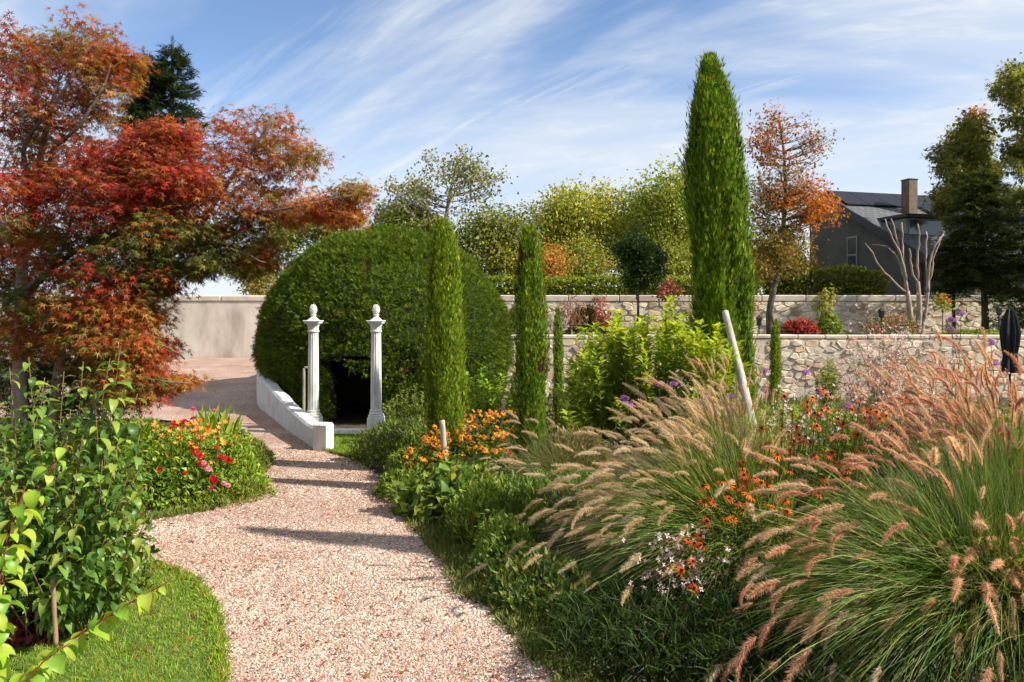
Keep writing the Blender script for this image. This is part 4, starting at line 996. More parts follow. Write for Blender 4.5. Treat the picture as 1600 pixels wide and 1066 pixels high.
b.build('foliage', M['needle'], root)

# ------------------------------------------------------------------ cypresses
def cypress(label, base, top, rmax, n, size, pal, w=None, prof=None, bent=0.0, lump=0.16, brown=0.0):
    base = np.asarray(base, float); h = top[2] - base[2]; root = thing('cypress', label, 'cypress', base, 'slim upright cypresses')
    pr = prof or ([0, 0.04, 0.15, 0.45, 0.7, 0.85, 0.94, 1.0], [0.55, 0.72, 0.92, 1.0, 0.92, 0.66, 0.34, 0.03])
    ax = lambda t: np.stack([base[0] + (top[0] - base[0]) * t + bent * np.sin(t * 3.14), base[1] + (top[1] - base[1]) * t, base[2] + h * t], -1)
    R_ = lambda t: rmax * np.interp(t, pr[0], pr[1])
    b = Buf(); tube(b, np.vstack([ax(np.array([0.0])) - [0, 0, 0.1], ax(np.linspace(0.02, 0.96, 10))]), np.linspace(0.18, 0.02, 11) * rmax, 7); b.build('trunk', M['bark'], root)
    tt = np.linspace(0.03, 0.975, 40); aa = np.linspace(0, 6.283, 18, endpoint=False); T_, A = np.meshgrid(tt, aa, indexing='ij')
    V = ax(T_.ravel()); dirs = np.stack([np.cos(A.ravel()), np.sin(A.ravel()), 0 * A.ravel()], 1); lum = 1 + lump * vnoise((V + dirs * rmax) * [7, 7, 1.5], 1, 2)
    V = V + dirs * (R_(T_.ravel()) * 0.74 * lum)[:, None]
    i = np.arange(len(tt) - 1)[:, None] * 18; j = np.arange(18)[None]; b = Buf(); b.add(V, [np.stack([i + j, i + (j + 1) % 18, i + 18 + (j + 1) % 18, i + 18 + j], -1).reshape(-1, 4)], (0.014, 0.026, 0.008)); b.build('light_block_core', M['stem'], root)  # opaque dark core added to stop light leaking through the sprays
    t = rng.random(n) * 0.985 + 0.0; a = rng.random(n) * 6.283; keep = rng.random(n) < 0.25 + 0.75 * np.interp(t, pr[0], pr[1]); t, a = t[keep], a[keep]; q_ = np.sin(a) < 0.5; t, a = t[q_], a[q_]; m = len(t)          # the far side is left to the opaque core
    dirs = np.stack([np.cos(a), np.sin(a), 0 * a], 1); c = ax(t); lum = 1 + lump * vnoise((c + dirs * rmax) * [7, 7, 1.5], 1, 2) + lump * 0.8 * vnoise((c + dirs * rmax) * [18, 18, 3.5], 1, 6)
    p = c + dirs * (R_(t) * lum * rng.uniform(0.72, 0.98, m))[:, None]
    stray = rng.random(m) < 0.07; p = p + dirs * (stray * rmax * rng.uniform(0.03, 0.30, m))[:, None]
    D = UP * 1.0 + dirs * rng.uniform(0.05, 0.5, m)[:, None] + rnd_unit(m) * 0.28
    cl = pick(pal, m, 0.16, w)
    if brown > 0:
        q = vnoise(p * [22, 22, 6.0], 1, 11) > 0.9 - brown * 1.6; cl[q] = pick([(0.10, 0.045, 0.025), (0.13, 0.07, 0.03)], int(q.sum()), 0.2)
    Mx = frames(D, dirs + rnd_unit(m) * 0.6, size * rng.uniform(0.6, 1.3, m)); k = rng.integers(3, size=m); b = Buf()
    for q in range(3): b.scatter(FAN[q], p[k == q], Mx[k == q], cl[k == q])
    b.build('foliage', M['cypress'], root)
    return root
CG = [(0.07, 0.15, 0.014), (0.125, 0.225, 0.02), (0.19, 0.30, 0.028), (0.27, 0.34, 0.04)]
cypress('tallest cypress, broad and dark green, behind the bright laurel shrub', base_at(1140, 10.6, 0.05), P(1108, 84, 10.6), 0.362, 78000, 0.10, CG, [4, 4, 2.5, 0.8], ([0, 0.05, 0.15, 0.4, 0.6, 0.74, 0.84, 0.90, 0.94, 0.97, 1.0], [0.7, 0.9, 0.98, 1.0, 0.98, 0.92, 0.8, 0.6, 0.40, 0.22, 0.02]), bent=0.0, lump=0.26, brown=0.08)
cypress('slim bright green cypress right of the white columns', base_at(699, 9.3, 0.03), P(693, 340, 9.3), 0.215, 34000, 0.062, CG, [2, 4, 4, 2], ([0, 0.06, 0.25, 0.6, 0.8, 0.9, 0.96, 1.0], [0.75, 0.9, 1.0, 0.95, 0.85, 0.66, 0.36, 0.03]), lump=0.28, brown=0.04)
cypress('slim dark cypress with brown patches in front of the laurel shrub', base_at(832, 8.0, 0.05), P(826, 352, 8.0), 0.185, 24000, 0.055, CG, [4, 4, 2, 1], ([0, 0.06, 0.25, 0.55, 0.8, 0.92, 0.97, 1.0], [0.8, 0.95, 1.0, 0.86, 0.72, 0.5, 0.3, 0.03]), lump=0.3, brown=0.22)
cypress('small young cypress just behind the slim dark cypress', base_at(874, 12.5, 0.1), P(871, 478, 12.5), 0.085, 4200, 0.06, CG, [2, 4, 3, 1])
cypress('small young cypress in front of the stone retaining wall', base_at(1210, 14.5, 0.0), P(1212, 498, 14.5), 0.105, 4500, 0.07, CG, [1, 3, 4, 2])
cypress('tall cypress standing outside the right edge, its shadow on the path', (4.85, 4.75, 0.25), (4.85, 4.75, 6.0), 0.27, 9000, 0.18, CG, [4, 4, 2, 1])

# ------------------------------------------------------------------ terrace plants
TZ = 1.45
bush('red_grass_tuft', 'spiky crimson tuft on the terrace right of the small cypress', 'plant', base_at(1250, 18.9, TZ), (0.34, 0.3, 0.3), 900, [LNARROW], 0.2, [(0.30, 0.05, 0.05), (0.40, 0.10, 0.09)], stems=4, outward=0.9)
root = thing('young_tree', 'young staked tree with yellowish leaves against the stone wall', 'tree', base_at(1285, 19.4, TZ))
b = Buf(); tube(b, [P(1285, 527, 19.4), P(1284, 490, 19.4), P(1286, 458, 19.4)], [0.02, 0.017, 0.01], 6); b.build('trunk', M['bark'], root)
b = Buf(); crown(b, px_pads([(1287, 470, 12, 16)], 19.4, 0.2, 8, 7, 40, GY), [LD], 0.10); b.build('crown', M['leaf'], root)
bush('terrace_shrub', 'small green shrub at the foot of the young staked tree', 'shrub', base_at(1296, 19.3, TZ), (0.3, 0.3, 0.55), 900, [LD], 0.09, GG, stems=4, up=0.9, outward=0.2)
bush('terrace_shrub', 'dark green shrub against the stone wall right of the slim dark cypress', 'shrub', base_at(918, 22.8, TZ), (0.62, 0.5, 0.75), 1800, [LD], 0.11, GD, stems=4)
bush('terrace_shrub', 'dark green shrub against the stone wall left of the slim dark cypress', 'shrub', base_at(803, 22.5, TZ), (0.42, 0.4, 0.72), 1300, [LD], 0.10, GD, stems=4)
tree('weeping_shrub', 'small weeping shrub with thin pinkish twigs before the stone wall', 'shrub', base_at(893, 21, TZ), up_trunk(0, 21, (893, 500), (893, 478)), px_pads([(893, 482, 18, 16), (893, 500, 20, 14)], 21, 0.3, 26, 8, 16, [(0.30, 0.13, 0.10), (0.22, 0.10, 0.07)]), [LNARROW], 0.12, 0.03, droop=1.2, sub=5, barkm='bark_pale', thin=0.3)
RP = [(0.42, 0.09, 0.10), (0.50, 0.18, 0.16), (0.30, 0.08, 0.06), (0.16, 0.13, 0.03)]
for px, py, d, rx, rz, lab in ((940, 488, 19.6, 0.34, 0.36, 'red leaved shrub on the terrace above the laurel, beside the weeping shrub'), (1046, 452, 21.5, 0.42, 0.42, 'tall red leaved shrub before the stone wall, left of the tall cypress'), (1168, 482, 20.5, 0.28, 0.35, 'thin red shrub peeping out right beside the tall cypress')):
    e = base_at(px, d, TZ); pads = px_pads([(px, py, rx * F / d * 0.7, rz * F / d)], d, 0.25, 14, 7, 36, RP)
    tree('red_shrub', lab, 'shrub', e, up_trunk(0, d, (px, py + 14), (px, py)), pads, [LD], 0.085, 0.02, group='red leaved shrubs on the terrace', sub=3, thin=0.25)
root = thing('standard_rose', 'standard rose with red flowers on a straight stem', 'rose', base_at(1473, 18.9, TZ))
b = Buf(); tube(b, [base_at(1473, 18.9, TZ - 0.05), P(1473, 495, 18.9), P(1473, 478, 18.9)], 0.016, 6); b.build('stem', M['bark_pale'], root)
b = Buf(); crown(b, px_pads([(1473, 472, 10, 10)], 18.9, 0.18, 10, 6, 34, GY + GG), [LD], 0.075); b.build('crown', M['leaf'], root)
for dx, dy in ((-7, -11), (3, -9), (-4, -3), (7, -4), (10, 1)): flower('rose_flower', RED[0], root, P(1473 + dx, 472 + dy, 18.65), face(), 0.055)
bush('terrace_ivy', 'low green ground cover along the edge of the terrace', 'plant', base_at(1520, 18.7, TZ), (0.9, 0.25, 0.14), 1300, [LD], 0.07, GG, stems=0)
bush('pink_perennial', 'pink flowering plants on the terrace beside the lantern and bare tree', 'plant', base_at(1395, 19.0, TZ), (0.75, 0.3, 0.55), 1100, [LD], 0.06, RP + GG, stems=8)

# ------------------------------------------------------------------ laurel and other shrubs of the middle distance
def shoots(root, starts, ends, T_, size, pal_low, pal_top, per_m, leafm, stemc, jitter=0.04, up=0.7, sr=0.007, dens=1.0):
    b, bs = Buf(), Buf()
    for a, e in zip(starts, ends):
        a, e = np.asarray(a, float), np.asarray(e, float); L = np.linalg.norm(e - a); mid = (a + e) / 2 + np.array([rng.normal(0, 0.06), rng.normal(0, 0.06), 0.05]) * L
        pts = bez(a, mid, e, 40); tube(bs, pts[::5], np.linspace(sr, sr * 0.3, 8), 5, stemc)
        n = max(5, int(L * per_m * dens)); t = 0.12 + 0.88 * rng.random(n) ** 0.8; i = np.clip((t * 39).astype(int), 0, 38); tan = norm(pts[i + 1] - pts[i])
        ph = rng.random(n) * 6.283; sd = np.stack([np.cos(ph), np.sin(ph), 0 * ph], 1); D = sd * 0.9 + tan * up + rnd_unit(n) * 0.25
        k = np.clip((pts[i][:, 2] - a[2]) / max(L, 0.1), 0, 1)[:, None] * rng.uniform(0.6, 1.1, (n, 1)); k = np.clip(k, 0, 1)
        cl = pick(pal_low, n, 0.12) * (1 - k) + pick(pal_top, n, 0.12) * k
        b.scatter(T_, pts[i] + sd * 0.008, frames(D, UP + tan * 0.5 + rnd_unit(n) * 0.3, size * rng.uniform(0.65, 1.15, n)), cl)
    bs.build('shoots', M['stem'], root); b.build('foliage', M[leafm], root)
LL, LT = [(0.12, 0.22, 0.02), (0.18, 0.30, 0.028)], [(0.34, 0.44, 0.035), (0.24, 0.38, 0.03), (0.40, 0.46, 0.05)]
root = thing('laurel_shrub', 'big bright yellow green laurel shrub between the two cypresses', 'shrub', base_at(1020, 9.8, 0.1))
st, en = [], []
topx = [870, 890, 920, 955, 985, 1010, 1025, 1050, 1075, 1110, 1150, 1165]; topy = [585, 535, 505, 480, 488, 462, 472, 462, 492, 498, 505, 545]
for k in range(190):
    px = rng.uniform(866, 1166); d = rng.uniform(9.0, 10.6); ty = np.interp(px, topx, topy) + rng.exponential(1) * 34 * (0.3 + rng.random()) + (22 if k > 26 else -4); ty = min(ty, 645)
    st.append(base_at(900 + (px - 870) * 0.82, rng.uniform(9.4, 10.2), 0.12)); en.append(P(px, ty, d))
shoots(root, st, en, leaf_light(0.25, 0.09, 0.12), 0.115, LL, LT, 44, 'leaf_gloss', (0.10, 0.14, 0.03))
root = thing('bright_bush', 'bright green bush between the slim bright cypress and the domed hedge', 'shrub', base_at(765, 11.2, 0.05)); st, en = [], []
for k in range(46):
    px = rng.uniform(726, 806); st.append(base_at(765 + (px - 765) * 0.6, 11.2, 0.05)); en.append(P(px, 560 + abs(px - 765) * 0.6 + rng.exponential(30), rng.uniform(10.8, 11.7)))
shoots(root, st, en, LF, 0.075, LL, [(0.20, 0.36, 0.025), (0.26, 0.40, 0.035)], 50, 'leaf_gloss', (0.08, 0.13, 0.03))
root = thing('grey_green_shrub', 'loose grey green shrub at the foot of the domed hedge beside the column', 'shrub', base_at(640, 11.2, 0.0)); st, en = [], []
for k in range(60):
    px = rng.uniform(598, 672); st.append(base_at(640 + (px - 640) * 0.5, 11.2, 0.0)); en.append(P(px, 596 + abs(px - 645) * 0.7 + rng.exponential(28), rng.uniform(10.8, 11.6)))
shoots(root, st, en, LF, 0.06, GG, [(0.14, 0.20, 0.05), (0.20, 0.26, 0.07)], 46, 'leaf', (0.10, 0.13, 0.05))
root = thing('wall_foot_shrub', 'narrow light green shrub at the foot of the stone retaining wall', 'shrub', base_at(1297, 15.5, 0.0)); st, en = [], []
for k in range(30):
    px = rng.uniform(1272, 1318); st.append(base_at(1294, 15.5, 0.0)); en.append(P(px, 556 + abs(px - 1296) * 1.3 + rng.exponential(18), rng.uniform(15.2, 15.8)))
shoots(root, st, en, LNARROW, 0.11, GG, [(0.20, 0.27, 0.06), (0.15, 0.22, 0.04)], 40, 'leaf', (0.10, 0.13, 0.05))
for k, (px, d, rx, rz, lab) in enumerate(((960, 12.5, 1.3, 0.9, 'low green shrubbery behind the laurel shrub'), (1245, 13.0, 1.2, 0.35, 'low green growth behind the ornamental grass near the small cypress'), (1480, 12.0, 2.2, 0.4, 'low green growth before the stone wall near the parasol'))):
    bush('shrubbery', lab, 'shrub', base_at(px, d, 0.0), (rx, 0.7, rz), 2600, [LF], 0.09, GG + [(0.14, 0.2, 0.04)], stems=8)

# ------------------------------------------------------------------ ornamental grass
def blades(b, base, n, L0, L1, th0, th1, ph0, phs, lean, kdroop, width, pal, foot=0.12, seg=6):
    base = np.asarray(base, float)
    L = rng.uniform(L0, L1, n); th = rng.uniform(th0, th1, n) ; ph = ph0 + rng.normal(0, 1, n) * phs if phs < 3 else rng.random(n) * 6.283
    d = np.stack([np.sin(th) * np.cos(ph), np.sin(th) * np.sin(ph), np.cos(th)], 1)
    off = rng.normal(0, foot, (n, 3)) * [1, 1, 0]; off += d * [1, 1, 0] * foot * 0.8
    t = np.linspace(0, 1, seg)[None, :, None]
    k = kdroop * rng.uniform(0.5, 1.4, n)[:, None, None] * (0.35 + np.sin(th))[:, None, None]
    p = base + off[:, None] + L[:, None, None] * (d[:, None] * t - UP * k * t ** 2.4 + (np.asarray(lean) + rng.normal(0, 0.09, (n, 3)))[:, None] * t ** 1.6)
    p[..., 2] = np.maximum(p[..., 2], base[2] + 0.02 - 0.25)
    tan = norm(np.gradient(p, axis=1)); side = norm(np.cross(tan, rnd_unit(n)[:, None] * 0.6 + np.array([0, -1.0, 0.3])))
    w = width * rng.uniform(0.6, 1.3, n)[:, None, None] * (1 - t ** 2 * 0.92) * 0.5
    V = np.stack([p - side * w, p + side * w], 2).reshape(n, seg * 2, 3)
    i = (np.arange(n) * seg * 2)[:, None, None]; j = np.arange(seg - 1)[None, :, None] * 2
    q = (i + j + np.array([0, 1, 3, 2])[None, None]).reshape(-1, 4)
    b.add(V.reshape(-1, 3), [q], np.repeat(pick(pal, n, 0.18), seg * 2, 0))
    return p
def plume_mesh(col_a, col_b, bend, seed):
    r = np.random.default_rng(seed); V, Fs, C = [], [], []; fat = r.uniform(0.8, 1.15); pk = r.uniform(3.0, 6.0)
    cur = lambda t: np.array([0.04 * math.sin(3 * t + seed), math.sin(bend * t) / bend, -(1 - math.cos(bend * t)) / bend]); n = 640
    for i in range(n):
        t = (i + r.random()) / n; p = cur(t); tan = norm(cur(min(t + 0.01, 1.01)) - cur(t - 0.01)); q = norm(np.cross(tan, r.normal(size=3)))
        env = math.sin(min(1, t * pk + 0.2) * 1.57) * (1 - t ** 2.2 * 0.7); l = 0.17 * fat * env * (r.uniform(0.45, 1.0) if r.random() < 0.8 else r.uniform(1.0, 1.6)); d = norm(q + tan * r.uniform(0.5, 1.4)); s = norm(np.cross(d, r.normal(size=3))) * 0.0060
        k = len(V); V += [p - s, p + s, p + d * l]; Fs.append((k, k + 1, k + 2)); m = r.random(); c0 = np.array(col_a) * (1 - m) + np.array(col_b) * m; C += [c0 * 0.85, c0 * 0.85, np.array(col_b) * 1.1]
    b = Buf(); b.add(V, [np.array(Fs)], np.clip(np.array(C), 0, 0.9)); t = np.linspace(0, 0.95, 12); tube(b, np.array([cur(x) for x in t]), 0.02 * np.sin(np.clip(t * 5 + 0.3, 0, 1.57)) * (1 - t ** 3 * 0.7), 5, np.array(col_a) * 0.9)
    return b.mesh('plume', M['plume'])
PG = [((0.56, 0.40, 0.22), (0.80, 0.66, 0.42)), ((0.60, 0.45, 0.27), (0.82, 0.71, 0.50)), ((0.50, 0.34, 0.19), (0.76, 0.59, 0.36))]
PR = [((0.56, 0.27, 0.16), (0.80, 0.53, 0.34)), ((0.58, 0.34, 0.19), (0.82, 0.62, 0.40)), ((0.54, 0.22, 0.15), (0.78, 0.45, 0.30))]
GOLD = [plume_mesh(*PG[k % 3], [0.5, 0.9, 0.25, 1.2, 0.4, 0.7][k], k) for k in range(6)]
ROSY = [plume_mesh(*PR[k % 3], [0.4, 0.8, 1.1, 0.25, 0.6, 1.5][k], 10 + k) for k in range(6)]
def plumes(root, bs, base, n, L0, L1, th0, th1, ph0, phs, lean, kdroop, meshes, s0=0.14, s1=0.23, keep=None):
    p = blades(bs, base, n, L0, L1, th0, th1, ph0, phs, lean, kdroop, 0.004, [(0.16, 0.20, 0.06), (0.20, 0.22, 0.08)], 0.1)
    e = p[:, -1]; tan = norm(p[:, -1] - p[:, -2]); tan[:, 2] -= rng.uniform(0.0, 0.25, n); tan = norm(tan)
    s = rng.uniform(s0, s1, n); Mx = frames(tan, UP + rnd_unit(n) * 0.5, s, rng.uniform(0.65, 1.25, n)); Mx[:, :, 2] *= rng.uniform(0.65, 1.2, (n, 1))
    for i in range(n):
        if e[i][1] < 2.2 or e[i][2] < 0.02: continue
        place('plume', meshes[rng.integers(len(meshes))], root, e[i], Mx[i])
GB = [(0.06, 0.13, 0.022), (0.10, 0.18, 0.03), (0.16, 0.24, 0.045), (0.24, 0.29, 0.07)] * 3 + [(0.40, 0.32, 0.16)]
GB2 = [(0.04, 0.095, 0.02), (0.07, 0.145, 0.03), (0.11, 0.19, 0.04), (0.18, 0.24, 0.06)] * 3 + [(0.34, 0.27, 0.13)]
PI = math.pi
def grass_clump(label, base, plan_blades, plan_plumes):
    root = thing('fountain_grass', label, 'grass', base, 'clumps of fountain grass')
    b, bs = Buf(), Buf()
    for a in plan_blades: blades(b, base, *a)
    for a in plan_plumes: plumes(root, bs, base, *a)
    b.build('blades', M['grass'], root); bs.build('flower_stalks', M['grass'], root)
    return root
LW = (-0.10, 0.0, 0.0)
grass_clump('fountain grass with golden plumes arching over the path edge', (1.60, 5.35, 0.22),
    [(3000, 0.6, 1.15, 0.05, 1.15, PI * 1.02, 0.85, LW, 0.30, 0.008, GB), (1300, 0.5, 0.95, 0.0, 0.9, 0, 9, LW, 0.3, 0.008, GB), (1700, 0.6, 1.15, 0.7, 1.4, PI * 1.2, 0.55, (-0.1, 0, 0), 0.36, 0.007, GB2), (2400, 0.7, 1.25, 0.8, 1.4, PI * 1.42, 0.4, (-0.1, 0, 0), 0.42, 0.007, GB2)],
    [(130, 0.85, 1.3, 0.7, 1.35, PI * 1.08, 0.42, LW, 0.28, GOLD), (95, 0.85, 1.2, 0.3, 0.85, PI * 0.98, 0.5, LW, 0.2, GOLD), (65, 0.7, 1.05, 0.05, 0.4, PI * 0.8, 0.9, LW, 0.15, GOLD)])
grass_clump('fountain grass with pale upright plumes behind the orange coneflowers', (2.1, 7.0, 0.3),
    [(2200, 0.5, 0.9, 0.0, 0.8, 0, 9, LW, 0.25, 0.009, [(0.17, 0.24, 0.045), (0.24, 0.30, 0.06), (0.34, 0.36, 0.12)])],
    [(140, 0.6, 1.1, 0.0, 0.7, PI, 1.2, LW, 0.12, GOLD + ROSY[1:3])])
grass_clump('big dark fountain grass with rosy plumes in the bottom right corner', (2.55, 4.15, 0.28),
    [(3600, 0.5, 1.0, 0.0, 0.75, 0, 9, LW, 0.22, 0.007, GB2), (1500, 0.7, 1.15, 0.5, 1.25, PI * 1.08, 0.5, LW, 0.34, 0.007, GB), (2600, 0.6, 1.15, 0.5, 1.4, PI * 1.42, 0.65, (-0.08, 0, 0), 0.42, 0.006, GB2), (1500, 0.9, 1.35, 0.9, 1.4, PI * 1.2, 0.25, (-0.08, 0, 0), 0.36, 0.006, GB2)],
    [(95, 0.85, 1.28, 0.8, 1.32, PI * 1.04, 0.4, LW, 0.30, ROSY + GOLD[:2]), (150, 0.5, 1.0, 0.35, 1.2, PI * 1.42, 0.55, (-0.05, 0, 0), 0.36, ROSY), (50, 0.8, 1.2, 0.15, 0.75, PI * 0.95, 0.6, LW, 0.15, ROSY)])
grass_clump('fountain grass with tall rosy plumes at the right edge before the parasol', (3.65, 5.7, 0.25),
    [(3400, 0.55, 0.95, 0.0, 0.75, 0, 9, LW, 0.2, 0.008, GB)],
    [(210, 0.75, 1.28, 0.0, 0.7, PI, 1.0, (-0.05, 0, 0), 0.08, ROSY)])
grass_clump('small fountain grass hanging over the orange flowers left of the dark cypress base', (0.55, 7.6, 0.2),
    [(1500, 0.4, 0.75, 0.1, 1.0, 0, 9, LW, 0.3, 0.005, [(0.16, 0.18, 0.06), (0.22, 0.20, 0.09), (0.10, 0.14, 0.04)])],
    [(22, 0.55, 0.85, 0.3, 1.1, PI * 1.05, 0.6, LW, 0.2, GOLD, 0.12, 0.18)])
grass_clump('low fountain grass with pale plumes behind the white pink flowers', (4.6, 8.0, 0.2),
    [(2600, 0.5, 0.9, 0.0, 0.8, 0, 9, LW, 0.25, 0.006, [(0.12, 0.17, 0.05), (0.18, 0.2, 0.07)])],
    [(110, 0.6, 1.15, 0.0, 0.55, PI, 1.2, LW, 0.06, ROSY + GOLD[:2])])

# ------------------------------------------------------------------ coneflowers
def flower_plant(name, label, cat, foot, pts, sizes, meshes, leaf_n, leaf_size, pal, T_=LF, fname='flower', cam=0.5, stemc=(0.08, 0.12, 0.03), leafm='leaf', rad=0.1, low=0.25, cone=None):
    root = thing(name, label, cat, foot); foot = np.asarray(foot, float); b, bl = Buf(), Buf()
    for p, s in zip(pts, sizes):
        g0 = np.array([p[0] * 0.75 + foot[0] * 0.25, p[1] * 0.75 + foot[1] * 0.25, 0]); g0[2] = gz1(g0[0], g0[1])
        c = bez(g0, (g0 + p) / 2 + np.append(rng.normal(0, 0.03, 2), 0), p, 8); tube(b, c, np.linspace(0.005, 0.003, 8), 4, stemc)
        n = leaf_n; t = low + (0.86 - low) * rng.random(n); q = np.stack([np.interp(t, np.linspace(0, 1, 8), c[:, k]) for k in range(3)], 1); ph = rng.random(n) * 6.283
        sd = np.stack([np.cos(ph), np.sin(ph), 0 * ph], 1); q += sd * rad * rng.random((n, 1)); bl.scatter(T_, q, frames(sd + UP * 0.5 + rnd_unit(n) * 0.4, UP + rnd_unit(n) * 0.5, leaf_size * rng.uniform(0.6, 1.2, n)), pick(pal, n, 0.18))
        fl_ = flower(fname, meshes[rng.integers(len(meshes))], root, p + UP * 0.004, face(cam=cam), s)
        if cone is not None:
            c_ = bpy.data.objects.new('cone', cone); COL.link(c_); c_.parent = fl_
    b.build('stems', M['stem'], root, kind='stuff'); bl.build('foliage', M[leafm], root)
    return root
HERB = [(0.07, 0.13, 0.02), (0.11, 0.18, 0.028), (0.17, 0.24, 0.04), (0.24, 0.27, 0.06)]
pts = []
for px, py, d in [(1262, 637, 6.6), (1294, 640, 6.6), (1278, 650, 6.5), (1297, 618, 7.0), (1310, 655, 6.4), (1240, 690, 6.2), (1250, 692, 6.1), (1258, 683, 6.2), (1265, 690, 6.1), (1220, 685, 6.3), (1203, 700, 6.2), (1190, 698, 6.3), (1220, 705, 6.1), (1245, 668, 6.4), (1315, 665, 6.3), (1325, 662, 6.3),
                  (1362, 662, 6.4), (1375, 655, 6.5), (1355, 645, 6.6), (1385, 650, 6.6), (1392, 698, 6.0), (1345, 705, 6.0), (1295, 712, 5.9), (1300, 708, 6.0), (1210, 735, 5.8), (1205, 742, 5.8), (1180, 748, 5.8), (1190, 755, 5.7), (1150, 765, 5.7), (1165, 760, 5.7), (1185, 765, 5.6), (1110, 778, 5.6),
                  (1140, 780, 5.5), (1170, 790, 5.5), (1135, 808, 5.4), (1105, 815, 5.3), (1145, 812, 5.4), (1075, 845, 5.1), (1095, 838, 5.2), (1085, 850, 5.1), (1100, 852, 5.1), (1065, 892, 4.9), (1083, 878, 5.0), (1085, 920, 4.8), (1312, 738, 5.7), (1330, 730, 5.7), (1280, 760, 5.5), (1230, 800, 5.3), (1205, 790, 5.4), (1270, 622, 7.0), (1330, 640, 6.7), (1340, 680, 6.2), (1160, 730, 5.9), (1145, 742, 5.9)]:
    pts.append(P(px, py, d * 0.87))
    if py < 800: pts.append(P(px + rng.normal(0, 18), py + rng.normal(0, 14), d * 0.87)); pts.append(P(px + rng.normal(0, 26), py + rng.normal(0, 20), d * 0.87))
flower_plant('coneflower_clump', 'orange coneflowers with black centres between the two big fountain grasses', 'flowers', (2.05, 5.9, 0.3), pts, rng.uniform(0.028, 0.042, len(pts)), RUST, 16, 0.06, HERB, LNARROW, fname='coneflower', cone=CONE_ME)
pts = []
for k in range(260):
    px = rng.uniform(630, 806); lo = np.interp(px, [640, 680, 720, 760, 800], [700, 668, 650, 634, 640]); py = lo + abs(rng.normal(0, 1)) * np.interp(px, [640, 800], [42, 52]); d = np.interp(py, [630, 700, 780], [9.6, 8.9, 8.1]) + rng.normal(0, 0.12)
    pts.append(P(px, min(py, 770), d))
flower_plant('coneflower_drift', 'dense drift of orange coneflowers between the two slim cypresses', 'flowers', (-0.6, 9.0, 0.1), pts, rng.uniform(0.028, 0.043, len(pts)), RUD, 9, 0.07, HERB, LF, fname='coneflower')

# ------------------------------------------------------------------ gaura and verbena
def gaura(label, foot, n, ends, nf, tint):
    root = thing('gaura', label, 'flowers', foot, 'gaura with small white and pink flowers'); b, bf, bl = Buf(), Buf(), Buf(); foot = np.asarray(foot, float)
    for e in ends:
        a = foot + np.append(rng.normal(0, 0.1, 2), 0); mid = a * 0.45 + e * 0.55 + UP * 0.18 * np.linalg.norm(e - a); c = bez(a, mid, e, 30); tube(b, c[::3], np.linspace(0.003, 0.0012, 10), 4, (0.22, 0.12, 0.07))
        i = rng.integers(13, 30, nf); p = c[i] + rng.normal(0, 0.022, (nf, 3)); bf.scatter(WHT_T, p, frames(rnd_unit(nf), np.array([0.1, -0.8, 0.5]) + rnd_unit(nf) * 0.5, rng.uniform(0.010, 0.02, nf)), pick(tint, nf, 0.08))
        i = rng.integers(3, 24, n); bl.scatter(LNARROW, c[i] + rng.normal(0, 0.03, (n, 3)), frames(rnd_unit(n) + UP * 0.4, rnd_unit(n) + UP, rng.uniform(0.025, 0.05, n)), pick(HERB + [(0.2, 0.12, 0.07)], n, 0.15))
    b.build('stems', M['stem'], root); bf.build('flowers', M['petal'], root, kind='stuff'); bl.build('foliage', M['leaf'], root)
WT, PT = [(0.95, 0.92, 0.9), (0.95, 0.8, 0.78)], [(0.9, 0.5, 0.5), (0.95, 0.75, 0.72), (0.85, 0.4, 0.42)]
gaura('airy pink and white gaura in front of the stone retaining wall', base_at(1375, 9.0, 0.2), 26, [P(rng.normal(1385, 52), rng.normal(555, 42), rng.uniform(8.4, 9.4)) for _ in range(150)], 12, PT + WT)
gaura('white gaura among the fountain grass plumes left of the parasol', base_at(1470, 7.8, 0.25), 22, [P(rng.normal(1440, 70), rng.normal(625, 28), rng.uniform(7.0, 8.2)) for _ in range(100)], 11, WT + PT)
gaura('pale gaura rising through the coneflowers', base_at(1230, 7.6, 0.3), 18, [P(rng.normal(1240, 60), rng.normal(650, 30), rng.uniform(6.8, 7.8)) for _ in range(40)], 8, WT)
gaura('white gaura trailing down in front of the golden fountain grass', (1.5, 4.75, 0.35), 14, [P(rng.normal(1040, 55), rng.normal(930, 50), rng.uniform(4.2, 4.7)) for _ in range(46)], 11, WT)
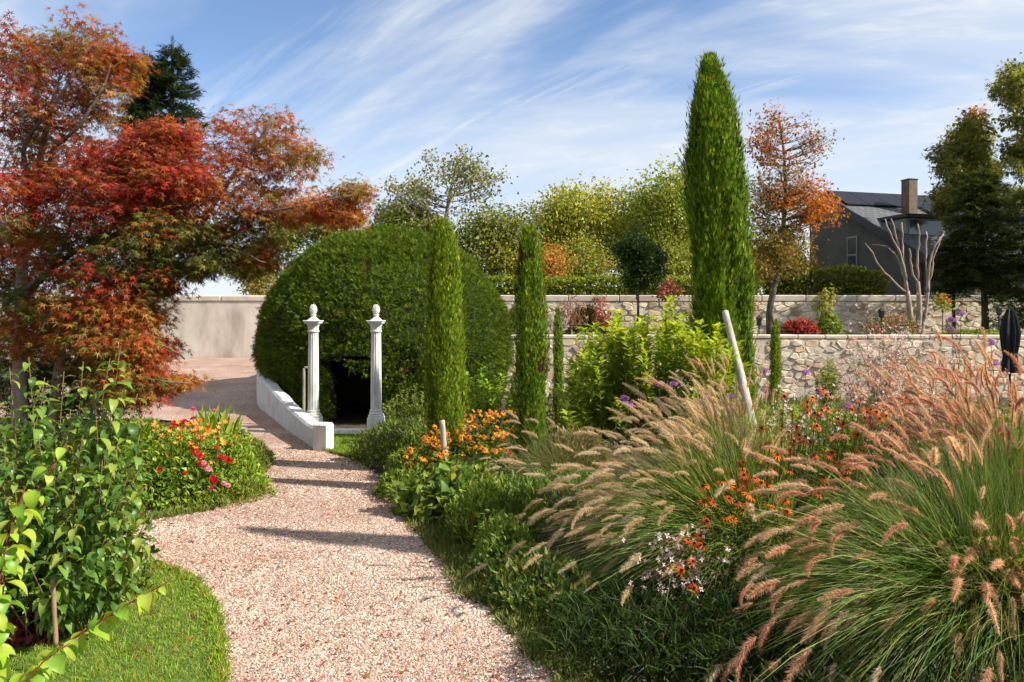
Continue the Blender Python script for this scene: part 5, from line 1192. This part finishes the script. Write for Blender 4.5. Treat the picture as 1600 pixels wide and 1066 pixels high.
for lab, heads in (('purple verbena heads against the stone wall below the standard rose', [(1502, 490, 8), (1485, 515, 8), (1488, 500, 8.5)]),
                   ('purple verbena heads in front of the bright laurel shrub', [(975, 622, 7.6), (982, 632, 7.5), (1030, 600, 7.9), (1052, 600, 7.9)]),
                   ('purple verbena heads among the pale plumes left of the leaning stake', [(1105, 622, 7.6), (1142, 620, 7.6), (1105, 640, 7.4), (1090, 637, 7.4)]),
                   ('purple verbena heads above the orange coneflowers near the small cypress', [(1195, 580, 8.3), (1258, 582, 8.2), (1283, 612, 7.8), (1325, 634, 7.2), (1358, 655, 7.0)]),
                   ('purple verbena heads among the rosy plumes below the folded parasol', [(1548, 535, 7.6), (1552, 568, 7.2)])):
    e0 = P(*heads[0]); root = thing('verbena', lab, 'flowers', (e0[0], e0[1], gz1(e0[0], e0[1])), 'tall purple verbena')
    for px, py, d in heads:
        e = P(px, py, d); g0 = np.array([e[0] + rng.normal(0, 0.1), e[1] + 0.1, gz1(e[0], e[1])]); b = Buf(); tube(b, bez(g0, (g0 + e) / 2 + [0.05, 0, 0], e, 8), 0.004, 4, (0.10, 0.10, 0.05)); b.build('stem', M['stem'], root)
        n = 60; q = rnd_unit(n) * [1, 1, 0.55] * 0.05 * rng.random((n, 1)) ** 0.4; bl = Buf(); bl.scatter(WHT_T, e + q, frames(rnd_unit(n), q + UP * 0.03 + [0, -0.02, 0], rng.uniform(0.010, 0.016, n)), pick([(0.36, 0.16, 0.52), (0.46, 0.22, 0.58), (0.30, 0.12, 0.42)], n, 0.12)); bl.build('flower_head', M['petal'], root)

# ------------------------------------------------------------------ plants along the right edge of the path
def herb(name, label, cat, px, d, rx, ry, rz, n, T_, size, pal, **k):
    x = (px - CX) * d / F; return bush(name, label, cat, (x, d, gz1(x, d) - 0.03), (rx, ry, rz), n, T_, size, pal, **k)
PAL1 = [(0.06, 0.12, 0.02), (0.095, 0.17, 0.026), (0.14, 0.22, 0.032), (0.21, 0.29, 0.05)]
PALG = [(0.07, 0.10, 0.045), (0.10, 0.14, 0.06), (0.14, 0.17, 0.08)]
herb('salvia_bush', 'fine leaved green salvia bush spilling on the path in front of the white column', 'plant', 628, 10.0, 0.62, 0.55, 0.62, 4200, [LNARROW], 0.075, PAL1 + PALG, up=0.7)
herb('salvia_bush', 'feathery green bush on the path edge left of the orange coneflowers', 'plant', 648, 9.0, 0.36, 0.5, 0.34, 2600, [LNARROW], 0.07, PAL1)
rt = herb('geranium_mound', 'low leafy mound with small pink flowers on the path edge', 'plant', 640, 8.1, 0.36, 0.40, 0.30, 2600, [LNARROW, LF], 0.055, PAL1)
for k in range(16): flower('pink_flower', PINK[k % 2], rt, front_hit(rng.uniform(602, 650), rng.uniform(765, 800), WORLD[rt.name], (0.37, 0.41, 0.31)), face(), 0.016)
herb('nasturtium_mound', 'broad leaved green plant with large leaves beside the path below the coneflowers', 'plant', 705, 7.4, 0.50, 0.5, 0.36, 1200, [LBROAD], 0.11, PAL1)
herb('green_mound', 'leafy green perennial under the orange coneflowers', 'plant', 745, 8.0, 0.6, 0.45, 0.24, 2400, [LF], 0.07, PAL1)
rt = herb('weedy_plant', 'tall weedy green plant with yellow and red flowers at the path edge', 'plant', 775, 6.5, 0.40, 0.45, 0.42, 2600, [LNARROW], 0.075, PAL1, up=0.9, rough=0.4)
flower('yellow_flower', ORA[1], rt, P(745, 808, 6.2), face(), 0.03); flower('red_flower', RED[0], rt, P(737, 811, 6.2), face(), 0.03); flower('red_flower', RED[1], rt, P(767, 818, 6.15), face(), 0.03)
rt = herb('weedy_plant', 'bright green small plant with one red flower near the golden plumes', 'plant', 795, 5.75, 0.28, 0.35, 0.34, 1700, [LNARROW, LF], 0.05, [(0.10, 0.18, 0.03), (0.16, 0.26, 0.04)], rough=0.4)
flower('red_flower', RED[0], rt, P(786, 899, 5.35), face(), 0.03)
herb('low_weeds', 'dark low weeds at the foot of the golden fountain grass', 'plant', 860, 5.1, 0.38, 0.45, 0.22, 2200, [LNARROW], 0.08, GB2, up=0.7)
herb('ground_cover', 'dark green ground cover under the middle of the bed', 'plant', 900, 6.6, 0.8, 0.8, 0.26, 4200, [LNARROW], 0.07, PAL1[:2], up=0.8)
herb('dry_grass', 'dry tangled beige stems at the base of the slim dark cypress', 'plant', 900, 7.9, 0.34, 0.3, 0.42, 700, [LNARROW], 0.13, [(0.34, 0.26, 0.14), (0.28, 0.2, 0.1), (0.16, 0.16, 0.06)], outward=0.8)
herb('undergrowth', 'mixed green undergrowth below the white and pink gaura', 'plant', 1400, 8.3, 1.5, 0.9, 0.55, 5200, [LNARROW], 0.09, HERB, up=0.8)
herb('undergrowth', 'mixed green undergrowth below the orange coneflowers', 'plant', 1240, 6.2, 0.75, 0.7, 0.5, 4200, [LNARROW], 0.08, HERB, up=0.8)
herb('shadow_undergrowth', 'leafy growth coloured dark as the shadow under the rosy fountain grass', 'plant', 1120, 4.25, 1.0, 0.6, 0.12, 4200, [leaf_light(0.03, 0.012, 0.4)], 0.13, [(0.022, 0.05, 0.012), (0.04, 0.08, 0.018)], up=0.6, stems=0)  # leaf colours darkened to stand in for the shadow here

# ------------------------------------------------------------------ flower bed left of the path
LB = [(0.09, 0.18, 0.02), (0.14, 0.26, 0.028), (0.20, 0.34, 0.035), (0.28, 0.37, 0.06)]
rt = herb('dahlia_bush', 'lush bright green bush with red and pink flowers left of the path', 'flowers', 312, 8.2, 0.72, 0.75, 0.66, 6000, [LF, LNARROW], 0.07, LB); c0, r0 = WORLD[rt.name], (0.73, 0.76, 0.67)
for px, py in [(302, 704), (308, 708), (312, 712), (350, 716), (356, 719), (362, 722), (332, 748), (336, 752), (344, 714), (313, 724), (270, 668), (256, 690), (262, 712), (338, 700), (290, 740), (250, 735)]: flower('red_flower', RED[rng.integers(2)], rt, front_hit(px, py, c0, r0), face(), 0.04)
for px, py in [(320, 729), (326, 733), (350, 756), (356, 759), (331, 763), (318, 724)]: flower('pink_flower', PINK[rng.integers(2)], rt, front_hit(px, py, c0, r0), face(), 0.036)
pts = [P(px, py, d) for px, py, d in zip(np.clip(rng.normal(306, 34, 90), 240, 372), rng.normal(684, 12, 90), rng.uniform(7.7, 8.6, 90))]
flower_plant('alstroemeria_clump', 'cluster of orange lily like flowers above the bright green bush', 'flowers', (-3.6, 8.8, 0.0), pts, rng.uniform(0.03, 0.044, 90), ORA, 12, 0.08, LB, LNARROW, fname='orange_flower')
pts = [P(px, py, 8.6) for px, py in [(363, 690), (370, 692), (360, 705), (365, 703), (378, 718), (387, 722), (381, 732), (374, 739), (377, 742), (375, 757)]]
flower_plant('marigold_plant', 'small orange marigolds at the path side of the flower bed', 'flowers', (-2.95, 8.6, 0.0), pts, rng.uniform(0.034, 0.045, len(pts)), ORA, 60, 0.06, LB, LNARROW, fname='orange_flower')
pts = [P(px, py, 9.4) for px, py in [(272, 662), (280, 664), (288, 660), (294, 663), (302, 655)]]
flower_plant('red_phlox', 'dark red flowers at the back of the flower bed', 'flowers', (-3.95, 9.5, 0.0), pts, [0.05] * 5, RED, 30, 0.08, LB, LNARROW, fname='red_flower')
pts = [P(px, py, 10.2) for px, py in [(237, 646), (220, 660), (302, 640), (373, 667), (363, 664), (336, 643), (352, 650)]]
flower_plant('pink_gladioli', 'thin tall stems with single pink flowers against the gravel', 'flowers', (-4.2, 10.3, 0.0), pts, [0.045] * 7, PINK, 16, 0.09, LB, LNARROW, fname='pink_flower')
bush('iris_leaves', 'fan of upright sword shaped green leaves in the flower bed', 'plant', (-3.5, 9.0, 0.0), (0.28, 0.2, 0.55), 260, [T(*leaf_fold(0.07, 0.02, 0.1)[:2])], 0.34, LB[1:], up=1.6, outward=0.3, stems=0)
herb('path_edge_herb', 'low yellowish herb spilling on the gravel in front of the flower bed', 'plant', 345, 8.0, 0.5, 0.55, 0.28, 3200, [LNARROW], 0.06, [(0.16, 0.22, 0.04), (0.22, 0.24, 0.06), (0.10, 0.17, 0.03)], up=0.7)
herb('path_edge_herb', 'olive herb at the far tip of the flower bed', 'plant', 385, 9.5, 0.26, 0.55, 0.30, 2000, [LNARROW], 0.06, [(0.12, 0.17, 0.04), (0.16, 0.2, 0.05)], up=0.6)
herb('bed_filler', 'light green foliage at the left of the flower bed under the maple', 'plant', 235, 8.4, 0.75, 0.7, 0.62, 4200, [LF], 0.08, LB)
herb('bed_filler', 'green foliage at the back of the flower bed under the maple', 'plant', 210, 10.3, 0.9, 0.8, 0.55, 3000, [LF], 0.08, GG + LB)

# ------------------------------------------------------------------ the autumn maple
MD = 8.6
RD = [(0.36, 0.035, 0.02), (0.44, 0.065, 0.022), (0.26, 0.03, 0.018), (0.42, 0.14, 0.03), (0.22, 0.07, 0.02)]
MO = [(0.40, 0.115, 0.025), (0.42, 0.17, 0.03), (0.28, 0.065, 0.02), (0.36, 0.21, 0.035), (0.22, 0.18, 0.03), (0.34, 0.055, 0.02), (0.38, 0.14, 0.03)]
MG = [(0.14, 0.16, 0.028), (0.22, 0.21, 0.03), (0.34, 0.13, 0.026), (0.09, 0.11, 0.02), (0.28, 0.05, 0.02)]
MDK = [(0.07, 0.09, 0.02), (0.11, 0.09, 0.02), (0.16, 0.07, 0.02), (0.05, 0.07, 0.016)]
spec = []
def mp(pal, n, lst):
    for px, py, rx, ry, dd in lst:
        d = MD + dd; s = d / F; spec.append((P(px, py, d), np.array([rx * s, 0.42, ry * s]), n, pal))
mp(MO, 210, [(130, 55, 42, 30, 0.2), (165, 80, 34, 24, -0.1), (90, 75, 40, 26, 0.3), (185, 110, 26, 26, 0.2), (40, 75, 40, 30, -0.2), (10, 90, 40, 34, 0.3), (150, 130, 36, 26, -0.3), (195, 88, 16, 14, 0)])
mp(RD, 240, [(20, 120, 46, 34, -0.4), (5, 170, 46, 36, 0.1), (120, 150, 44, 28, 0.4), (60, 180, 50, 32, -0.2), (140, 110, 34, 26, 0.1)])
mp(MO, 230, [(100, 190, 46, 28, 0.0), (150, 175, 28, 22, 0.3), (70, 130, 44, 32, 0.4), (40, 220, 46, 30, 0.2), (110, 90, 40, 26, 0.6)])
mp(RD, 460, [(235, 230, 52, 24, -0.5), (270, 215, 34, 22, -0.3), (200, 250, 52, 26, -0.4), (140, 250, 50, 30, -0.2), (255, 270, 56, 30, -0.6), (190, 290, 58, 32, -0.7), (120, 300, 56, 34, -0.3), (250, 315, 52, 28, -0.5), (60, 275, 56, 34, 0.0), (20, 310, 48, 34, -0.4), (175, 335, 56, 28, -0.6), (300, 290, 36, 30, -0.4)])
mp(MO, 225, [(400, 195, 52, 22, 0.2), (440, 215, 40, 26, -0.2), (360, 220, 40, 28, 0.3), (425, 250, 52, 28, 0.1), (470, 245, 32, 24, -0.3), (385, 270, 54, 28, -0.2), (330, 260, 34, 34, 0.2), (440, 295, 52, 26, 0.2), (375, 310, 54, 26, -0.4), (330, 335, 48, 28, -0.2), (415, 335, 48, 22, 0.1)])
mp(MO, 190, [(552, 296, 20, 12, -0.1), (518, 318, 28, 11, 0.1), (552, 318, 14, 18, 0.2), (485, 322, 28, 10, -0.2), (455, 338, 34, 11, 0.2), (512, 336, 22, 9, 0.3), (545, 340, 12, 12, 0)])
mp(MG, 330, [(300, 370, 56, 26, -0.3), (360, 360, 50, 24, 0.1), (400, 385, 36, 24, 0.2), (412, 405, 22, 16, 0.0), (345, 400, 48, 26, -0.2), (290, 410, 50, 26, 0.2), (380, 415, 26, 16, 0.4), (250, 365, 52, 26, -0.6), (305, 420, 36, 14, 0.0)])
mp(MG + RD[:2], 480, [(200, 385, 58, 28, -0.5), (130, 370, 56, 30, -0.2), (60, 360, 54, 32, -0.4), (10, 380, 44, 34, 0.1), (90, 420, 56, 28, -0.3), (170, 430, 56, 26, -0.6), (228, 428, 44, 22, -0.3), (20, 440, 46, 32, 0.2), (60, 480, 50, 28, -0.2), (245, 448, 26, 14, 0.1)])
mp(MO + MG[:2], 480, [(140, 480, 54, 26, -0.6), (195, 480, 46, 22, -0.4), (225, 495, 26, 20, -0.2), (120, 520, 54, 26, -0.4), (175, 525, 48, 26, -0.6), (210, 535, 36, 22, -0.3), (238, 545, 20, 18, -0.1), (60, 530, 50, 30, -0.2), (10, 510, 40, 36, 0.1), (205, 570, 40, 20, -0.4), (238, 590, 28, 11, -0.2), (275, 598, 18, 6, 0.0), (220, 612, 34, 14, -0.3), (175, 580, 44, 24, -0.2), (190, 622, 28, 10, 0.1)])
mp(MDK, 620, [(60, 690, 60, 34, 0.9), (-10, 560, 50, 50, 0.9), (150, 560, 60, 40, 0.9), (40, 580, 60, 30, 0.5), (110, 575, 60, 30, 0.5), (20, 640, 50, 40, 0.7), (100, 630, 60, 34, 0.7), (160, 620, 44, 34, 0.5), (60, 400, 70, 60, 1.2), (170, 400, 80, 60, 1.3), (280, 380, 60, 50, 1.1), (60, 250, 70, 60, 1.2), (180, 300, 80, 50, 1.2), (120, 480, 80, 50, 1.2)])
mb = base_at(28, MD, 0.0)
root = thing('autumn_maple', 'large autumn maple with red, orange and green star shaped leaves', 'tree', mb)
tr = smooth_path([mb - [0, 0, 0.2], P(30, 620, MD), P(32, 500, MD), P(34, 400, MD), P(55, 320, MD + 0.1), P(64, 230, MD + 0.1), P(90, 130, MD)], 24)
b = Buf(); tube(b, tr, np.linspace(0.10, 0.022, 24), 9); tube(b, smooth_path([mb + [0.15, 0.1, -0.2], P(85, 640, MD + 0.2), P(92, 560, MD + 0.2), P(110, 480, MD + 0.1)], 12), np.linspace(0.075, 0.04, 12), 8); b.build('trunk', M['bark_pale'], root, True)
SK = [tr[8:]]
for pts, r0_ in [([(32, 560), (75, 520), (110, 480), (180, 440), (240, 415), (300, 385), (345, 300), (430, 180)], 0.05), ([(30, 500), (0, 480), (75, 425), (100, 385), (115, 330)], 0.04), ([(34, 470), (100, 400), (200, 372), (270, 335), (285, 285)], 0.04), ([(60, 320), (30, 240), (60, 190), (110, 130), (130, 60)], 0.032),
                 ([(60, 300), (80, 240), (120, 200), (150, 160), (175, 100)], 0.03), ([(110, 480), (150, 500), (210, 510), (290, 560)], 0.028), ([(300, 385), (370, 340), (420, 330), (490, 318), (550, 305)], 0.026), ([(200, 372), (215, 320), (222, 260), (262, 225)], 0.026), ([(100, 540), (140, 570), (200, 590), (300, 600)], 0.024), ([(300, 385), (340, 380), (390, 400), (415, 410)], 0.02)]:
    dd = MD - 0.45 + rng.uniform(-0.15, 0.25); q = np.array([P(x, y, MD + (dd - MD) * min(1, k / 2)) for k, (x, y) in enumerate(pts)]); q = smooth_path(q, 18) + rng.normal(0, 0.008, (18, 3))
    SK.append(q[3:]); b = Buf(); tube(b, q, np.linspace(r0_, r0_ * 0.3, 18), 7); b.build('branch', M['bark'], root, True)
b = Buf(); limbs(b, tr, spec, 0.03, 4, 0.3, skel=np.concatenate(SK)); b.build('twigs', M['bark'], root, kind='stuff')
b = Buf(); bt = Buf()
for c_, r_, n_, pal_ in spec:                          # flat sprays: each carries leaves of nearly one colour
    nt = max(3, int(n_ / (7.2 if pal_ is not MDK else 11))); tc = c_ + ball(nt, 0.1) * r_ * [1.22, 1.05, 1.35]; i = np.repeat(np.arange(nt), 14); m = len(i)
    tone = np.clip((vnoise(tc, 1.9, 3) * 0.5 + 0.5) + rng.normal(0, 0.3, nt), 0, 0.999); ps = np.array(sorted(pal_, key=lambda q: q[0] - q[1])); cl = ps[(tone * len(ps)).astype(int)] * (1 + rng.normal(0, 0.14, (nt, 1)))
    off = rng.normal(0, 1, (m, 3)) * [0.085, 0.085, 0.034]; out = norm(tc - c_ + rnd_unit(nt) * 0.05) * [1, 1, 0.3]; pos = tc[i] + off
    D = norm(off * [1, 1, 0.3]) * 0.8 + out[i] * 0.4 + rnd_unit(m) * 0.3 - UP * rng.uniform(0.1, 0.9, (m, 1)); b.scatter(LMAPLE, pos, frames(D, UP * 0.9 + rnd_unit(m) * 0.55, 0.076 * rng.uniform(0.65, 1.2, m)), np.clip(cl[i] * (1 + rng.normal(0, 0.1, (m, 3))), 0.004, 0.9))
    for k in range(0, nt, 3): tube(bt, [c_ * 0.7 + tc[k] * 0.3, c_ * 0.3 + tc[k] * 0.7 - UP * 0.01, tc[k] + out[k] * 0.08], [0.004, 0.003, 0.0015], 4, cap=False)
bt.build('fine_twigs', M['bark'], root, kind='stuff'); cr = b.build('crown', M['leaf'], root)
mlm = [tmesh('leaf', (LMAPLE[0], LMAPLE[1], np.repeat(np.array([c_]), len(LMAPLE[0]), 0)), M['leaf']) for c_ in MO + RD + MG[:3]]
fr = [q for q in spec if q[3] is not MDK and 0 < CX + F * q[0][0] / q[0][1] < 600]
for k in range(300):                                   # the nearest leaves, one by one
    c_, r_, n_, pal_ = fr[k % len(fr)]; q = ball(1, 0.7)[0]; q[1] = -abs(q[1]) * 1.05; pos = c_ + q * r_
    Mx = frames((q * 0.5 + rnd_unit(1)[0] * 0.6 - UP * 0.5)[None], (np.array([0.1, -0.7, 0.6]) + rnd_unit(1)[0] * 0.5)[None], 0.075 * rng.uniform(0.8, 1.15))[0]
    o0 = 0 if pal_ is MO else (len(MO) if pal_ is RD else len(MO) + len(RD) - 1); place('leaf', mlm[min(o0 + rng.integers(4), len(mlm) - 1)], cr, pos, Mx)

# ------------------------------------------------------------------ leafy shrubs of the near left
def big_leaf(curl, w, col, seed):
    r = np.random.default_rng(seed); n = 7; V, Fq, C = [], [], []
    for i in range(n):
        t = i / (n - 1); hw = w * (math.sin(math.pi * t ** 0.72) ** 0.85 if 0 < t < 1 else 0.015); y = math.sin(curl * t) / curl; z = -(1 - math.cos(curl * t)) / curl
        V += [(-hw, y, z + hw * 0.45), (0, y, z), (hw, y, z + hw * 0.45 + r.normal(0, 0.008))]; m = 1 + 0.12 * r.normal(); C += [np.array(col) * m, np.array(col) * 1.12, np.array(col) * m]
    for i in range(n - 1): k = i * 3; Fq += [(k, k + 1, k + 4, k + 3), (k + 1, k + 2, k + 5, k + 4)]
    return T(V, [Fq], np.clip(C, 0, 0.9))
def leafy_shrub(name, label, foot, paths, size, per_m, cols, w, n_single, stemc, droop, stem_r=0.006):
    root = thing(name, label, 'shrub', foot); temps = [big_leaf(cu, w * ww, c, k) for k, (c, cu, ww) in enumerate([(c, cu, ww) for c in cols for cu, ww in ((0.7, 1.0), (1.2, 0.9), (1.7, 1.1))])]
    mesh_ = [tmesh('leaf', t_, M['leaf_gloss']) for t_ in temps]; bs, bl = Buf(), Buf(); pos, Ms = [], []
    for pth in paths:
        p = smooth_path(pth, 40); L = np.linalg.norm(np.diff(p, axis=0), axis=1).sum(); tube(bs, p[::3], np.linspace(stem_r, stem_r * 0.35, len(p[::3])), 6, stemc)
        n = max(4, int(L * per_m)); t = np.linspace(0.24, 1.0, n) + rng.normal(0, 0.01, n); i = np.clip((t * 39).astype(int), 0, 38); tan = norm(p[i + 1] - p[i]); ph = np.arange(n) * 2.4 + rng.random() * 6
        sd = np.stack([np.cos(ph), np.sin(ph), 0 * ph], 1); D = norm(sd * 0.9 + tan * 0.45 - UP * droop * rng.uniform(0.2, 1.3, (n, 1)) + rnd_unit(n) * 0.2); sz = size * rng.uniform(0.5, 1.2, n) * (1 - 0.35 * (t > 0.92))
        for k in range(n): tube(bs, [p[i[k]], p[i[k]] + (sd[k] * 0.7 + tan[k] * 0.3) * 0.022], 0.0018, 4, stemc, cap=False)
        pos.append(p[i] + (sd * 0.7 + tan * 0.3) * 0.022); Ms.append(frames(D, UP * 0.9 + sd * 0.5 + rnd_unit(n) * 0.35, sz))
    pos, Ms = np.concatenate(pos), np.concatenate(Ms); order = np.argsort(pos[:, 1]); vis = np.array([CX + F * q[0] / q[1] > -15 and CY + F * (H - q[2]) / q[1] < 1075 for q in pos]); order = [k for k in order if vis[k]] + [k for k in order if not vis[k]]
    for c, k in enumerate(order):
        j = rng.integers(len(temps))
        if c < n_single: place('leaf', mesh_[j], root, pos[k], Ms[k])
        else: bl.scatter(temps[j], pos[k][None], Ms[k][None], np.ones((1, 3)))
    bs.build('stems', M['stem'], root)
    if bl.n: bl.build('foliage', M['leaf_gloss'], root, kind='stuff')
    return root
SG = [(0.06, 0.13, 0.022), (0.10, 0.20, 0.03), (0.16, 0.28, 0.04), (0.26, 0.33, 0.05)]
fx = base_at(95, 4.5, 0.0)
tips = [(188, 543, 4.5), (45, 558, 4.4), (172, 560, 4.6), (205, 575, 4.6), (215, 615, 4.6), (218, 680, 4.5), (226, 720, 4.4), (228, 760, 4.3), (232, 800, 4.3), (130, 565, 4.7), (100, 580, 4.6), (75, 595, 4.5), (15, 575, 4.5), (8, 680, 4.3), (5, 760, 4.2), (150, 650, 4.4), (198, 800, 4.1), (205, 845, 4.2), (165, 840, 4.0), (60, 760, 4.1), (120, 740, 4.1), (30, 850, 4.0), (90, 860, 3.9), (140, 870, 4.0), (222, 830, 4.3), (200, 745, 4.2), (160, 720, 4.2), (130, 680, 4.3), (60, 680, 4.3), (20, 720, 4.2), (150, 610, 4.6), (182, 640, 4.5), (85, 720, 4.1), (185, 690, 4.3), (120, 820, 3.9), (-30, 640, 4.3), (-40, 760, 4.2), (-20, 700, 4.2), (70, 590, 4.6), (110, 640, 4.5)]
paths = [[fx + np.append(rng.normal(0, 0.1, 2), 0), fx * 0.35 + P(px, py, d) * 0.65 + np.array([0, 0, -0.12 if k > 1 else -0.3]) + rng.normal(0, 0.05, 3) * (k > 1), P(px, py, d)] for k, (px, py, d) in enumerate(tips)]
leafy_shrub('leafy_shrub', 'tall leafy green shrub with upright shoots at the left edge beside the lawn', fx, paths, 0.10, 33, SG, 0.25, 300, (0.17, 0.12, 0.05), 0.7)
fy = base_at(-30, 3.3, 0.0)
tips = [[(20, 1066, 3.3), (110, 1000, 3.35), (190, 950, 3.4), (264, 908, 3.4)], [(0, 900, 3.5), (45, 790, 3.5), (75, 740, 3.55), (105, 690, 3.6)], [(-20, 1000, 3.2), (10, 850, 3.3), (40, 760, 3.4)], [(30, 1080, 3.1), (70, 1030, 3.15), (110, 1005, 3.2)], [(-10, 1000, 3.3), (5, 930, 3.3), (12, 820, 3.4)]]
leafy_shrub('lime_leaved_shrub', 'shrub with dark red twigs and lime green leaves reaching over the lawn', fy, [[fy] + [P(*q) for q in t_] for t_ in tips], 0.098, 30, [(0.28, 0.42, 0.03), (0.18, 0.33, 0.03), (0.36, 0.45, 0.05)], 0.32, 140, (0.15, 0.03, 0.03), 0.75, 0.007)
for px, d, rx, rz, n, lab in ((40, 5.4, 0.75, 1.2, 4200, 'dense dark shrub behind the tall leafy shrub'), (95, 5.0, 0.45, 0.8, 2400, 'dark green filling shrub behind the cane'), (-60, 4.6, 0.6, 1.1, 2600, 'dark shrub at the very left edge of the picture')):
    herb('dark_shrub', lab, 'shrub', px, d, rx, 0.5, rz, n, [LF], 0.07, [(0.045, 0.09, 0.018), (0.07, 0.13, 0.024), (0.11, 0.18, 0.035)], leafm='leaf_gloss', group='dark shrubs at the left edge')
herb('heuchera', 'low dark red leaved plant under the leafy shrub', 'plant', 25, 4.45, 0.26, 0.25, 0.17, 700, [LBROAD], 0.06, [(0.22, 0.035, 0.025), (0.32, 0.06, 0.03), (0.15, 0.03, 0.02)], stems=3)

# ------------------------------------------------------------------ grass of the lawns and stray blades
def lawn_blades(b, x, y, L, pal, zoff=0.015, tilt=0.5):
    n = len(x); p = np.stack([x, y, ground_z(x, y) + zoff], 1); D = UP + rnd_unit(n) * tilt
    b.scatter(BLADE, p, frames(D, rnd_unit(n), L * rng.uniform(0.6, 1.3, n), np.full(n, 1.6)), pick(pal, n, 0.2))
LP = [(0.11, 0.23, 0.02), (0.17, 0.31, 0.03), (0.23, 0.36, 0.04), (0.30, 0.31, 0.08)]
b = Buf(); n = 60000; y = 2.9 + 3.08 * rng.random(n); x0 = np.maximum(xl(y), -3.8); x = -3.8 + (x0 + 0.0 + 3.8) * rng.random(n)
q = vnoise(np.stack([x, y, x * 0], 1), 2.2, 1); lawn_blades(b, x[q > -2], y[q > -2], 0.034, LP, tilt=0.75)
y = rng.uniform(2.9, 5.95, 5000); x = np.maximum(xl(y), -3.8) + rng.normal(0.0, 0.025, 5000); lawn_blades(b, x, y, 0.05, LP, tilt=0.9)
b.build('lawn_grass', M['grass']); tag(bpy.data.objects['lawn_grass'], 'short bright green mown grass on the curved lawn', 'grass', kind='stuff')
b = Buf(); n = 16000; y = rng.uniform(10.0, 12.0, n); lo = np.where(y > 10.7, wall_x(y) + 0.3, xr(y)); x = lo + (-1.55 - lo) * rng.random(n); lawn_blades(b, x, y, 0.05, [(0.14, 0.24, 0.03), (0.18, 0.28, 0.04)], 0.03)
b.build('patch_grass', M['grass']); tag(bpy.data.objects['patch_grass'], 'bright grass on the patch before the white sill', 'grass', kind='stuff')
b = Buf(); n = 16000; y = 2.8 + 4.6 * rng.random(n) ** 1.2; x = xr(y) + np.abs(rng.normal(0, 0.22, n)) - 0.06 + 0.06 * vnoise(np.stack([y, y, y], 1), 3.1); lawn_blades(b, x, y, 0.085, [(0.06, 0.11, 0.02), (0.09, 0.15, 0.026), (0.16, 0.20, 0.04), (0.22, 0.19, 0.08)], -0.01, 1.1)
n = 9000; y = 2.6 + 1.7 * rng.random(n); x = xr(y) + 0.2 + 2.6 * rng.random(n) ** 1.5; lawn_blades(b, x, y, 0.13, [(0.025, 0.05, 0.012), (0.04, 0.075, 0.018), (0.10, 0.08, 0.035)], -0.01, 1.2)  # blades painted dark for the shadow along the front of the bed
n = 14000; y = 6.6 + 11 * rng.random(n); x = 1.6 + 9 * rng.random(n); lawn_blades(b, x, y, 0.2, [(0.07, 0.12, 0.022), (0.11, 0.16, 0.03), (0.18, 0.18, 0.06)], -0.01, 0.9)
n = 9000; y = rng.uniform(6.9, 11.5, n); x = xl(y) - np.abs(rng.normal(0, 0.2, n)) + 0.06; lawn_blades(b, x, y, 0.08, [(0.12, 0.18, 0.03), (0.17, 0.22, 0.05), (0.08, 0.13, 0.02)], -0.01, 0.9)
b.build('edge_grass', M['grass']); tag(bpy.data.objects['edge_grass'], 'unkempt grass and weeds along both edges of the gravel path', 'grass', kind='stuff')
b = Buf(); n = 1500; y = 3.3 + 7 * rng.random(n); x = np.maximum(xl(y), -3.2); x = x + (xr(y) - x) * np.clip(rng.beta(0.5, 0.5, n), 0, 1); p = np.stack([x, y, ground_z(x, y) + 0.022], 1)
b.scatter(LD, p, frames(rnd_unit(n) * [1, 1, 0.15], UP + rnd_unit(n) * 0.3, rng.uniform(0.012, 0.035, n)), pick([(0.30, 0.09, 0.05), (0.36, 0.13, 0.06), (0.22, 0.10, 0.06)], n, 0.2)); n = 420; y = 3.4 + 9 * rng.random(n); x = np.maximum(xl(y), -4.0) - 0.5 + 1.9 * rng.random(n) ** 1.4; p = np.stack([x, y, ground_z(x, y) + 0.04], 1)
b.scatter(LMAPLE, p, frames(rnd_unit(n) * [1, 1, 0.2], UP + rnd_unit(n) * 0.35, rng.uniform(0.035, 0.06, n)), pick([(0.34, 0.06, 0.03), (0.40, 0.16, 0.05), (0.26, 0.11, 0.05)], n, 0.2)); b.build('fallen_leaves', M['leaf']); tag(bpy.data.objects['fallen_leaves'], 'dry reddish fallen leaves lying on the gravel', 'leaves', kind='stuff')
